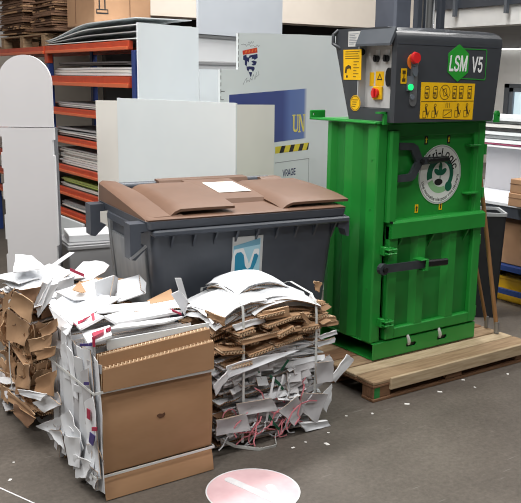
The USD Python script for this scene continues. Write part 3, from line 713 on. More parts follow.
# lid
def hull(pts): return trimesh.convex.convex_hull(np.array(pts))
lid = hull([(sx * 0.568, y, z) for sx in (-1, 1) for y, z in ((-0.405, 1.058), (-0.408, 1.066), (0.408, 1.058), (0.408, 1.085))] + [(sx * 0.55, y, z) for sx in (-1, 1) for y, z in ((-0.395, 1.074), (0.0, 1.096), (0.36, 1.098), (0.405, 1.09))])
ld = part(t, "lid", lid, "lid_brown", 40)
def surf(f, x0, x1, y0, y1, nx=14, ny=12, t=0.012):
    U, V = np.meshgrid(np.linspace(0, 1, nx), np.linspace(0, 1, ny), indexing="ij")
    return solid_grid(np.stack(f(U, V), -1), t)[0]
part(ld, "raised_end", hull([(-0.574, 0.40, 1.155), (-0.55, 0.405, 1.168), (-0.475, 0.40, 1.160), (-0.574, 0.0, 1.112), (-0.545, 0.0, 1.130), (-0.43, 0.0, 1.122), (-0.572, -0.37, 1.066), (-0.53, -0.385, 1.076), (-0.38, -0.38, 1.08), (-0.36, -0.2, 1.09), (-0.574, 0.41, 1.05), (-0.465, 0.41, 1.09), (-0.574, -0.39, 1.058), (-0.36, -0.39, 1.06)]), "lid_brown", 35)
part(ld, "raised_end", hull([(0.574, 0.40, 1.115), (0.46, 0.40, 1.135), (0.572, 0.0, 1.09), (0.46, 0.0, 1.11), (0.572, -0.37, 1.066), (0.45, -0.38, 1.075), (0.574, 0.41, 1.05), (0.45, 0.41, 1.05), (0.574, -0.39, 1.058), (0.45, -0.39, 1.058)]), "lid_brown", 35)
def flap(xa, xb, ya, yb, h0, h1, sag=0.008, curl=0.02, drop=0.03):
    def f(u, v):
        y = ya + v * (yb - ya); x = xa + u * (xb - xa) + 0.0 * v
        z = h0 + (h1 - h0) * v + sag * np.sin(np.pi * np.clip(v, 0, 1)) + 0.002 * np.sin(np.pi * u) - curl * np.clip(0.25 - v, 0, 1) ** 2 * 6 - drop * np.clip(1 - u / 0.14, 0, 1) ** 1.5
        return x, y, z
    return surf(f, 0, 1, 0, 1, t=0.014)
part(ld, "hand_flap", flap(-0.44, -0.09, -0.38, 0.24, 1.108, 1.150), "lid_brown", True)
part(ld, "hand_flap", flap(0.19, 0.60, -0.38, 0.24, 1.104, 1.142), "lid_brown", True)
part(ld, "centre_block", hull([(x, y, z) for x, y, z in ((-0.12, -0.20, 1.05), (0.24, -0.20, 1.05), (-0.12, -0.16, 1.112), (0.22, -0.16, 1.108), (-0.10, 0.32, 1.158), (0.20, 0.32, 1.158), (-0.12, 0.36, 1.10), (0.24, 0.36, 1.10))]), "lid_brown", 30)
lb = [(-0.02, -0.03), (0.18, -0.03), (0.175, 0.22), (-0.015, 0.22)]
zz = lambda y: 1.112 + (y + 0.16) * (0.046 / 0.48) + 0.002
part(ld, "lid_label", solid_grid(np.array([[(lb[0][0], lb[0][1], zz(lb[0][1])), (lb[3][0], lb[3][1], zz(lb[3][1]))], [(lb[1][0], lb[1][1], zz(lb[1][1])), (lb[2][0], lb[2][1], zz(lb[2][1]))]], float), 0.002)[0], "lid_label", label="worn white label on the lid")
part(ld, "rear_ridge", hull([(x, y, z) for x in (-0.24, 0.33) for y, z in ((0.30, 1.11), (0.33, 1.160), (0.40, 1.164), (0.412, 1.08))]), "lid_brown", 30)
part(ld, "rear_ridge", hull([(x, y, z) for x in (0.42, 0.56) for y, z in ((0.25, 1.10), (0.33, 1.15), (0.40, 1.15), (0.412, 1.08))]), "lid_brown", 30)
part(t, "hinge_bar", rod((-0.50, 0.385, 1.128), (0.50, 0.385, 1.128), 0.026, 12), "bin_grey", 40)
# sticker on the front
fy = lambda z: -0.37 + (0.97 - z) * 0.0824 - 0.002
def art(poly, look, name, lift):
    m = extr(poly, 0.0008); v = m.vertices.copy(); z = v[:, 1] + 0.84
    m.vertices = np.c_[v[:, 0] - 0.008, fy(z) - lift - v[:, 2], z]
    return part(sk if sk else t, name, m, look)
sk = None
sk = art(sbox(-0.088, -0.115, 0.09, 0.10), "label_grey", "sticker", 0.0)
meta(sk, "grey and blue paper sticker on the front")
art(Polygon([(-0.082, -0.115), (-0.082, 0.05), (0.075, 0.085), (0.075, -0.115)]), "pale_blue", "sticker_ground", 0.001)
art(Polygon([(-0.082, 0.035), (-0.082, 0.052), (0.072, 0.085), (0.072, 0.05)]), "blue_band", "sticker_band", 0.0018)
art(Polygon([(-0.086, -0.115), (-0.082, -0.03), (-0.07, 0.025), (-0.03, 0.03), (-0.005, -0.03), (0.005, -0.062), (0.02, -0.05), (0.045, 0.02), (0.06, 0.02), (0.06, 0.0), (0.02, -0.1), (0.012, -0.115)]).buffer(0.008), "white_print", "sticker_outline", 0.0026)
art(Polygon([(-0.072, -0.112), (-0.072, 0.0), (-0.062, 0.015), (-0.038, 0.018), (-0.022, 0.0), (-0.012, -0.06), (0.002, -0.08), (0.02, -0.072), (0.04, 0.0), (0.055, 0.002), (0.064, -0.012), (0.052, -0.05), (0.03, -0.095), (0.025, -0.112)]), "teal", "sticker_figure", 0.0034)

# ================================================================== BALES
def loop_band(xa, xb, ya, yb, z, w=0.014, tilt=0.0):
    pts = [(xa, ya, z), (xb, ya, z + tilt), (xb, yb, z + tilt), (xa, yb, z), (xa, ya, z)]
    return band(pts, w, 0.002, (0, 0, 1))
WH = ["white_paper", "white_plain", "white_paper", "grey_paper"]
# ---- front bale: sheets stand upright, brown carton folded over the front
FO = (1.497, 2.965, 0)
t = thing("front_bale", "bale of flattened white cartons with a plain brown carton front, nearest the camera", "bale", FO)
W2 = 0.262
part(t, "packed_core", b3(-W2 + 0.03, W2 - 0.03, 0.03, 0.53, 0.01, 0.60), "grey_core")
def face_panel(z0, z1, y, bow, lo, hi, seed, name, tl=0.0, tr=0.0, label=None):
    n, k = 9, 6
    g = np.linspace(0, 1, n); h = np.linspace(0, 1, k); U, V = np.meshgrid(g, h, indexing="ij")
    P = np.stack([-W2 + 2 * W2 * U, y + lo * (1 - V) + hi * V - bow * np.sin(np.pi * V) * (0.6 + 0.4 * np.sin(np.pi * U)), z0 + (z1 + tl * (1 - U) + tr * U - z0) * V], -1)
    P[..., 1] += 0.004 * (meshkit.fbm(np.stack([U * 3 + seed, V * 3, 0 * U], -1), 3) - 0.5)
    m, e = solid_grid(P, 0.006)
    return part(t, name, m, "kraft_front", True, label, e)
face_panel(0.004, 0.108, 0.0, 0.004, -0.004, 0.018, 1, "carton_flap", label="lower flap of the brown carton")
fp = face_panel(0.116, 0.482, 0.0, 0.016, 0.018, 0.016, 2, "carton_panel", tr=-0.008, label="large plain brown carton face")
hl = Polygon([(-0.018, 0.006), (-0.006, 0.010), (0.008, 0.006), (0.020, 0.010), (0.022, -0.002), (0.012, -0.011), (-0.006, -0.012), (-0.016, -0.004)])
part(fp, "torn_hole", face_front(extr(hl, 0.001), 0.0, -0.0085 + 0.006, 0.325), "kraft_hole")
def fluted_flap(z0, z1, y, tr, x0=-W2, x1=W2, name="corrugated_flap", label=None, lean=0.0):
    n = int((x1 - x0) / 0.018)
    xs = np.linspace(x0, x1, n * 4 + 1); ph = np.sin(np.arange(n * 4 + 1) * np.pi / 2)
    top = lambda x: z1 + tr * (x - x0) / (x1 - x0)
    def wall(yy, tt, dz=0.0):
        P = np.stack([np.stack([np.array([x0, x1]), np.full(2, yy), np.full(2, z0)], -1), np.stack([np.array([x0, x1]), np.full(2, yy + lean), np.array([top(x0), top(x1)]) + dz], -1)], 1)
        return solid_grid(P, tt)
    m, e = wall(y, 0.0018); p = part(t, name, m, "kraft_front", False, label, e * 0)
    m, e = wall(y + 0.030, 0.0018, 0.003); part(p, "liner", m, "kraft_front", False, None, e * 0)
    P = np.stack([np.stack([xs, y + 0.015 + 0.0135 * ph, np.full_like(xs, z0)], -1), np.stack([xs, y + 0.015 + lean + 0.0135 * ph, top(xs) + 0.003], -1)], 1)
    part(p, "fluting", solid_grid(P, 0.003)[0], "fluting")
fluted_flap(0.488, 0.582, -0.010, 0.032, label="brown corrugated flap folded up at the front")
fluted_flap(0.30, 0.632, 0.024, 0.030, label="second brown corrugated flap behind the front one")
rs = random.Random(11)
for k in range(33):
    y = 0.066 + k * 0.0145
    w = 0.51 + rs.uniform(-0.03, 0.02); h = 0.625 + rs.uniform(-0.03, 0.035)
    ht = rs.choice(WH) if k % 7 else "kraft"
    m, e = sheet(w, h, 0.004, 6, 6, 200 + k, amp=0.006, freq=5, jag=0.006, folds=[(1, h / 2 - rs.uniform(0.03, 0.10), rs.uniform(0.2, 0.9))] if k % 2 else ())
    m = aim(m, (rs.uniform(-0.015, 0.012), y, h / 2 + 0.004), (1, 0, 0), (0, 0, 1))
    part(t, "pressed_sheet", m, ht, True, None, e)
# left side strips: sheet ends folded round the side
ys = 0.02
k = 0
while ys < 0.50:
    w = rs.uniform(0.035, 0.085); h = rs.uniform(0.42, 0.62)
    m, e = sheet(w, h, 0.003, 4, 7, 300 + k, amp=0.012, freq=7, jag=0.005, folds=[(1, rs.choice((-1, 1)) * rs.uniform(0.08, 0.16), rs.uniform(-0.25, 0.25))])
    a = rs.uniform(-0.5, 0.35)
    m = aim(m, (-W2 - rs.uniform(0.0, 0.018), ys + w / 2, 0.03 + h / 2 + rs.uniform(0, 0.06)), (-math.sin(a), -math.cos(a), 0), (rs.uniform(-.03, .03), rs.uniform(-.08, .08), 1))
    part(t, "side_strip", m, rs.choice(["white_plain", "white_plain", "white_paper", "grey_paper"]), True, None, e)
    ys += w * 0.62; k += 1
for k in range(14):      # bits that stick out at the side
    m, e = sheet(rs.uniform(0.03, 0.07), rs.uniform(0.05, 0.14), 0.003, 4, 4, 340 + k, amp=0.006, freq=12, jag=0.006, folds=[(1, 0.01, rs.uniform(-1.0, 1.0))])
    m = spin(m, (-W2 - rs.uniform(0.0, 0.02), rs.uniform(0.03, 0.42), rs.uniform(0.06, 0.6)), rs.uniform(-0.6, 0.6), math.pi / 2 + rs.uniform(-0.5, 0.5), rs.uniform(-0.4, 0.4))
    part(t, "paper_scrap", m, rs.choice(["white_plain", "white_paper", "grey_paper"]), True, None, e)
for z, tl in ((0.487, -0.008), (0.110, 0.0)):
    part(t, "strap", loop_band(-W2 - 0.04, W2 + 0.008, -0.006 if z > 0.3 else 0.002, 0.56, z, 0.011, tl), "strap_white", label="clear white strapping tape round the bale")

# ---- middle bale: wavy layers, white sheet on top
MO = (2.165, 3.13, 0)
t = thing("middle_bale", "bale of crushed layered cardboard and white paper in front of the grey waste container", "bale", MO)
MW, MD = 0.30, 0.33
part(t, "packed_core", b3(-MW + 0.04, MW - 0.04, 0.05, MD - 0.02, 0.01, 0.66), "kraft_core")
rs = random.Random(23)
z = 0.012; k = 0
while z < 0.70:
    f = z / 0.75
    if z < 0.36: look = rs.choice(["grey_paper", "white_plain", "grey_paper", "white_paper", "grey_paper", "kraft_dark"])
    elif z < 0.46: look = rs.choice(["white_paper", "white_plain", "white_paper", "white_plain", "kraft"])
    elif z < 0.66: look = rs.choice(["kraft", "kraft", "kraft", "kraft_dark", "white_paper"])
    else: look = "white_paper"
    thick = rs.uniform(0.004, 0.007) if look != "kraft" else rs.uniform(0.006, 0.012)
    w = 2 * MW + rs.uniform(-0.05, 0.03); d = MD + rs.uniform(-0.04, 0.03)
    folds = []
    if rs.random() < 0.3: folds.append((1, -d / 2 + rs.uniform(0.02, 0.05), -rs.uniform(-0.5, 0.9)))
    if rs.random() < 0.25: folds.append((0, w / 2 - rs.uniform(0.04, 0.1), rs.uniform(-0.5, 0.6)))
    ar = 0.012 + 0.075 * max(f - 0.35, 0)
    m, e = sheet(w, d, thick, 14, 6, 400 + k, amp=0.010 + 0.006 * (z < 0.36), freq=5, jag=0.011, arch=(ar, 0.006), folds=folds)
    m = spin(m, (rs.uniform(-0.01, 0.03), MD / 2 + rs.uniform(-0.03, 0.02), z + ar * 0.4 + 0.006), rs.uniform(-0.05, 0.05), -0.05 * (0.4 < f < 0.75), rs.uniform(-0.06, 0.06))
    m.vertices[:, 2] = np.maximum(m.vertices[:, 2], 0.003)
    part(t, "pressed_sheet", m, look, True, None, e)
    z += thick + rs.uniform(0.003, 0.0075); k += 1
# white cover sheets, domed, in three overlapping piles
for c, (x0, x1, y0, y1, zz0, ar, n, ry) in enumerate(((-0.13, 0.28, -0.03, 0.28, 0.722, 0.05, 3, 0.03), (-0.32, -0.03, -0.02, 0.28, 0.690, 0.03, 5, -0.22), (-0.15, 0.17, 0.06, 0.33, 0.772, 0.045, 4, 0.02))):
    for k in range(n):
        m, e = sheet(x1 - x0 - rs.uniform(0, 0.03), y1 - y0 - rs.uniform(0, 0.03), 0.006, 12, 7, 480 + 10 * c + k, amp=0.009, freq=6, jag=0.013, arch=(ar, 0.03))
        m = spin(m, ((x0 + x1) / 2 + rs.uniform(-0.015, 0.015), (y0 + y1) / 2 + rs.uniform(-0.02, 0.02), zz0 + k * 0.012), 0, ry, rs.uniform(-0.1, 0.1))
        part(t, "cover_sheet", m, "white_paper" if k < n - 1 else "white_plain", True, "white carton sheet domed over the top" if k == n - 1 else None, e)
def fluted_block(t, c, w, d, h, ry=0.0, rz=0.0):
    """a scrap of heavy corrugated board lying flat: two liners and the open zigzag between them"""
    n = max(3, int(w / 0.016)); xs = np.linspace(-w / 2, w / 2, n * 4 + 1); ph = np.sin(np.arange(n * 4 + 1) * np.pi / 2)
    def put(m, parent, nm, lk, e=None):
        return part(parent, nm, spin(m, c, 0, ry, rz), lk, False, None, e)
    p = put(box((0, 0, h / 2), (w, d, 0.0022)), t, "fluted_scrap", "kraft")
    put(box((0, 0, -h / 2), (w, d, 0.0022)), p, "liner", "kraft")
    P = np.stack([np.stack([xs, np.full_like(xs, -d / 2 - 0.002), ph * (h / 2 - 0.002)], -1), np.stack([xs, np.full_like(xs, d / 2), ph * (h / 2 - 0.002)], -1)], 1)
    put(solid_grid(P, 0.0018)[0], p, "fluting", "fluting")
for (x, y, z, w, h, ry, rz) in ((-0.17, -0.03, 0.585, 0.10, 0.022, -0.1, 0.1), (-0.23, -0.02, 0.50, 0.12, 0.020, 0.08, -0.1), (0.02, -0.035, 0.605, 0.16, 0.016, -0.12, 0.05), (0.15, -0.03, 0.615, 0.12, 0.018, 0.05, 0.0), (0.05, -0.045, 0.555, 0.10, 0.022, -0.25, 0.1), (0.20, -0.03, 0.545, 0.12, 0.018, -0.05, -0.1),
                                (-0.08, -0.03, 0.475, 0.14, 0.016, -0.14, 0.0), (0.08, -0.03, 0.50, 0.16, 0.016, -0.12, 0.05), (-0.20, -0.03, 0.43, 0.13, 0.016, -0.05, 0.0), (0.31, 0.02, 0.575, 0.10, 0.022, 0.0, 0.3), (0.32, 0.10, 0.55, 0.09, 0.018, 0.1, 0.5), (0.31, 0.04, 0.64, 0.08, 0.018, 0.2, 0.3), (-0.02, -0.03, 0.65, 0.14, 0.014, -0.05, 0.0), (-0.15, -0.025, 0.535, 0.10, 0.018, 0.15, 0.0)):
    fluted_block(t, (x, y, z), w, 0.09, h, ry, rz)
# flaps and scraps standing out of the front and the right end
def scraps(t, n, seed, xr, yr, zr, looks, size=(0.03, 0.11), name="cardboard_scrap", tilt=0.9, rzr=(-0.6, 0.6)):
    r = random.Random(seed)
    for k in range(n):
        a, b = r.uniform(*size), r.uniform(*size)
        m, e = sheet(a, b, r.uniform(0.003, 0.006), 4, 4, seed * 100 + k, amp=0.008, freq=14, jag=0.010, folds=[(r.choice((0, 1)), r.choice((-1, 1)) * 0.006, r.uniform(-1.2, 1.2))])
        m = spin(m, (r.uniform(*xr), r.uniform(*yr), r.uniform(*zr)), r.uniform(-tilt, tilt), r.uniform(-tilt, tilt), r.uniform(*rzr))
        m.vertices[:, 2] = np.maximum(m.vertices[:, 2], 0.003)
        part(t, name, m, r.choice(looks), True, None, e)
scraps(t, 22, 31, (-0.27, 0.29), (-0.02, 0.03), (0.42, 0.64), ["kraft", "kraft", "kraft_dark", "white_paper"], (0.03, 0.08), tilt=0.35)
def strips(t, n, seed, xr, yr, zr, looks, wr=(0.06, 0.2), hr=(0.02, 0.05)):
    """ends of pressed sheets that turn up or down along the front"""
    r = random.Random(seed)
    for k in range(n):
        a, b = r.uniform(*wr), r.uniform(*hr)
        m, e = sheet(a, b, r.uniform(0.003, 0.005), 7, 3, seed * 100 + k, amp=0.008, freq=9, jag=0.006, folds=[(0, r.choice((-1, 1)) * a * r.uniform(0.1, 0.3), r.uniform(-0.8, 0.8))] if r.random() < 0.5 else ())
        m = spin(m, (r.uniform(*xr), r.uniform(*yr), r.uniform(*zr)), r.uniform(0.2, 1.5), r.uniform(-0.3, 0.3), r.uniform(-0.3, 0.3))
        m.vertices[:, 2] = np.maximum(m.vertices[:, 2], 0.003)
        part(t, "turned_strip", m, r.choice(looks), True, None, e)
strips(t, 85, 32, (-0.23, 0.24), (-0.05, 0.01), (0.04, 0.40), ["white_paper", "grey_paper", "grey_paper", "grey_paper", "grey_paper"])
strips(t, 16, 36, (-0.2, 0.2), (-0.03, 0.01), (0.36, 0.47), ["white_paper", "white_plain"], (0.12, 0.3), (0.02, 0.035))
scraps(t, 14, 33, (0.28, 0.34), (-0.02, 0.28), (0.40, 0.66), ["kraft", "white_paper", "kraft", "kraft_dark"], (0.04, 0.10), tilt=0.35)
scraps(t, 14, 34, (0.27, 0.34), (-0.02, 0.28), (0.05, 0.40), ["white_paper", "white_plain", "grey_paper"], (0.05, 0.12), name="paper_scrap", tilt=0.5)
def ribbon(t, pts, w, look, name, seed=0, thick=0.002):
    P = np.asarray(pts, float); d = np.gradient(P, axis=0)
    side = np.cross(d, (0.3, 1.0, 0.2)); side /= np.linalg.norm(side, axis=1, keepdims=True)
    Q = np.stack([P - side * w / 2, P + side * w / 2], 1)
    m, e = solid_grid(Q, thick); part(t, name, m, look, True, None, None)
r = random.Random(77)
for k in range(34):       # pink and white shredded strips low in the front
    p = np.array([r.uniform(-0.2, 0.16), -0.045 - r.uniform(0, 0.03), r.uniform(0.06, 0.20)]); pts = [p]; a = r.uniform(0, 6.28)
    for s in range(6):
        a += r.uniform(-0.9, 0.9); p = p + 0.026 * np.array([math.cos(a), r.uniform(-0.25, 0.25), math.sin(a)]); p[2] = max(p[2], 0.01); p[1] = min(p[1], -0.03); pts.append(p)
    ribbon(t, pts, 0.006, "pink_edge" if k % 3 else "white_plain", "shredded_strip", k)
for pts, w, look in (([(-0.03, -0.06, 0.14), (0.0, -0.07, 0.09), (0.035, -0.065, 0.05)], 0.012, "green_strip"), ([(-0.02, -0.055, 0.34), (0.03, -0.06, 0.29), (0.06, -0.055, 0.25)], 0.014, "green_strip"), ([(0.05, -0.05, 0.35), (0.09, -0.055, 0.40)], 0.012, "green_strip"), ([(-0.14, -0.05, 0.36), (-0.08, -0.055, 0.37)], 0.009, "green_strip"),
                     ([(-0.04, -0.06, 0.11), (-0.03, -0.07, 0.22), (0.0, -0.06, 0.33)], 0.012, "white_plain"), ([(0.02, -0.055, 0.22), (0.05, -0.06, 0.30), (0.06, -0.055, 0.33)], 0.009, "white_plain")):
    ribbon(t, pts, w, look, "printed_strip")
ribbon(t, [(-0.28, -0.02, 0.06), (-0.22, -0.06, 0.025), (-0.12, -0.12, 0.006), (-0.03, -0.13, 0.006), (0.02, -0.05, 0.02), (0.12, -0.02, 0.03)], 0.016, "strap_white", "loose_strap")
for x, zt in ((-0.175, 0.755), (0.255, 0.715)):
    pts = [(x, -0.055, 0.03), (x, -0.062, 0.35), (x, -0.058, 0.60), (x, -0.05, zt - 0.055), (x, -0.01, zt - 0.012), (x, MD / 2, zt + 0.012), (x, MD, zt - 0.04), (x, MD + 0.03, 0.4), (x, MD + 0.02, 0.03)]
    part(t, "strap", band(pts, 0.013, 0.002, (1, 0, 0)), "strap_white", True, "clear white strapping tape round the bale")

# ---- left bale: crumpled brown
LO = (1.50, 4.08, 0)
t = thing("left_bale", "bale of crumpled brown cardboard with white sheets on top, in front of the round-topped panel", "bale", LO)
LW, LD_ = 0.26, 0.24
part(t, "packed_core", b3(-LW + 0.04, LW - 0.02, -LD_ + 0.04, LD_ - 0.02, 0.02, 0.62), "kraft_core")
rs = random.Random(51); z = 0.02; k = 0
while z < 0.66:
    look = rs.choice(["kraft", "kraft", "kraft", "kraft_dark", "grey_paper"]) if z > 0.2 else rs.choice(["white_paper", "kraft", "grey_paper"])
    if z > 0.61: look = rs.choice(["white_paper", "white_plain", "kraft"])
    w = 2 * LW + rs.uniform(-0.06, 0.05); d = 2 * LD_ + rs.uniform(-0.06, 0.05)
    folds = [(0, -w / 2 + rs.uniform(0.03, 0.1), -rs.uniform(-0.5, 1.2))] if rs.random() < 0.6 else []
    m, e = sheet(w, d, rs.uniform(0.004, 0.007), 9, 9, 600 + k, amp=0.028, freq=6, jag=0.014, arch=(0.015, 0.015), folds=folds)
    m = spin(m, (rs.uniform(-0.02, 0.02), rs.uniform(-0.02, 0.02), z + 0.02), rs.uniform(-0.06, 0.06), rs.uniform(-0.06, 0.06), rs.uniform(-0.1, 0.1))
    m.vertices[:, 2] = np.maximum(m.vertices[:, 2], 0.003)
    part(t, "pressed_sheet", m, look, True, None, e); z += rs.uniform(0.012, 0.021); k += 1
rs = random.Random(57)
for k in range(16):
    m, e = sheet(rs.uniform(0.12, 0.34), rs.uniform(0.10, 0.26), 0.004, 7, 5, 660 + k, amp=0.014, freq=7, jag=0.012, arch=(0.02, 0.01), folds=[(0, 0.03, rs.uniform(-0.4, 0.6))] if k % 2 else ())
    m = spin(m, (rs.uniform(-0.17, 0.17), rs.uniform(-0.15, 0.16), 0.655 + 0.005 * k), rs.uniform(-0.12, 0.12), rs.uniform(-0.12, 0.12), rs.uniform(-0.8, 0.8))
    part(t, "top_sheet", m, rs.choice(["white_paper", "white_plain", "white_paper", "kraft", "grey_paper"]), True, None, e)
rs = random.Random(52)
for k in range(84):      # crumpled flaps over the left and front faces
    left = rs.random() < 0.62
    a, b = rs.uniform(0.05, 0.17), rs.uniform(0.04, 0.13)
    m, e = sheet(a, b, 0.004, 5, 5, 700 + k, amp=0.016, freq=9, jag=0.012, folds=[(0, rs.choice((-1, 1)) * 0.01, rs.uniform(-0.8, 0.8)), (1, 0.02, rs.uniform(-0.7, 0.7))])
    zc = rs.uniform(0.10, 0.62)
    if left: m = aim(m, (-LW - rs.uniform(0.0, 0.03), rs.uniform(-LD_, LD_), zc), (rs.uniform(-.3, .3), -1, rs.uniform(-.5, .5)), (rs.uniform(-.45, .1), rs.uniform(-.3, .3), 1))
    else: m = aim(m, (rs.uniform(-LW, 0.1), -LD_ - rs.uniform(0, 0.03), zc), (1, rs.uniform(-.3, .3), rs.uniform(-.5, .5)), (rs.uniform(-.3, .3), rs.uniform(-.45, .1), 1))
    part(t, "crumpled_flap", m, rs.choice(["kraft", "kraft", "kraft_front", "kraft_dark"]), True, None, e)
scraps(t, 16, 53, (-LW - 0.03, -LW + 0.02), (-LD_, LD_), (0.04, 0.16), ["grey_paper", "white_paper", "kraft", "white_plain"], (0.06, 0.16), name="paper_scrap", tilt=0.35)
part(t, "strap", band([(-LW - 0.045, -0.02, 0.02), (-LW - 0.055, -0.02, 0.3), (-LW - 0.04, -0.02, 0.62), (-LW + 0.06, -0.02, 0.70), (0.1, -0.02, 0.71), (LW, -0.02, 0.66), (LW + 0.02, -0.02, 0.05)], 0.014, 0.002, (0, 1, 0)), "strap_white", True, "clear white strapping tape round the bale")
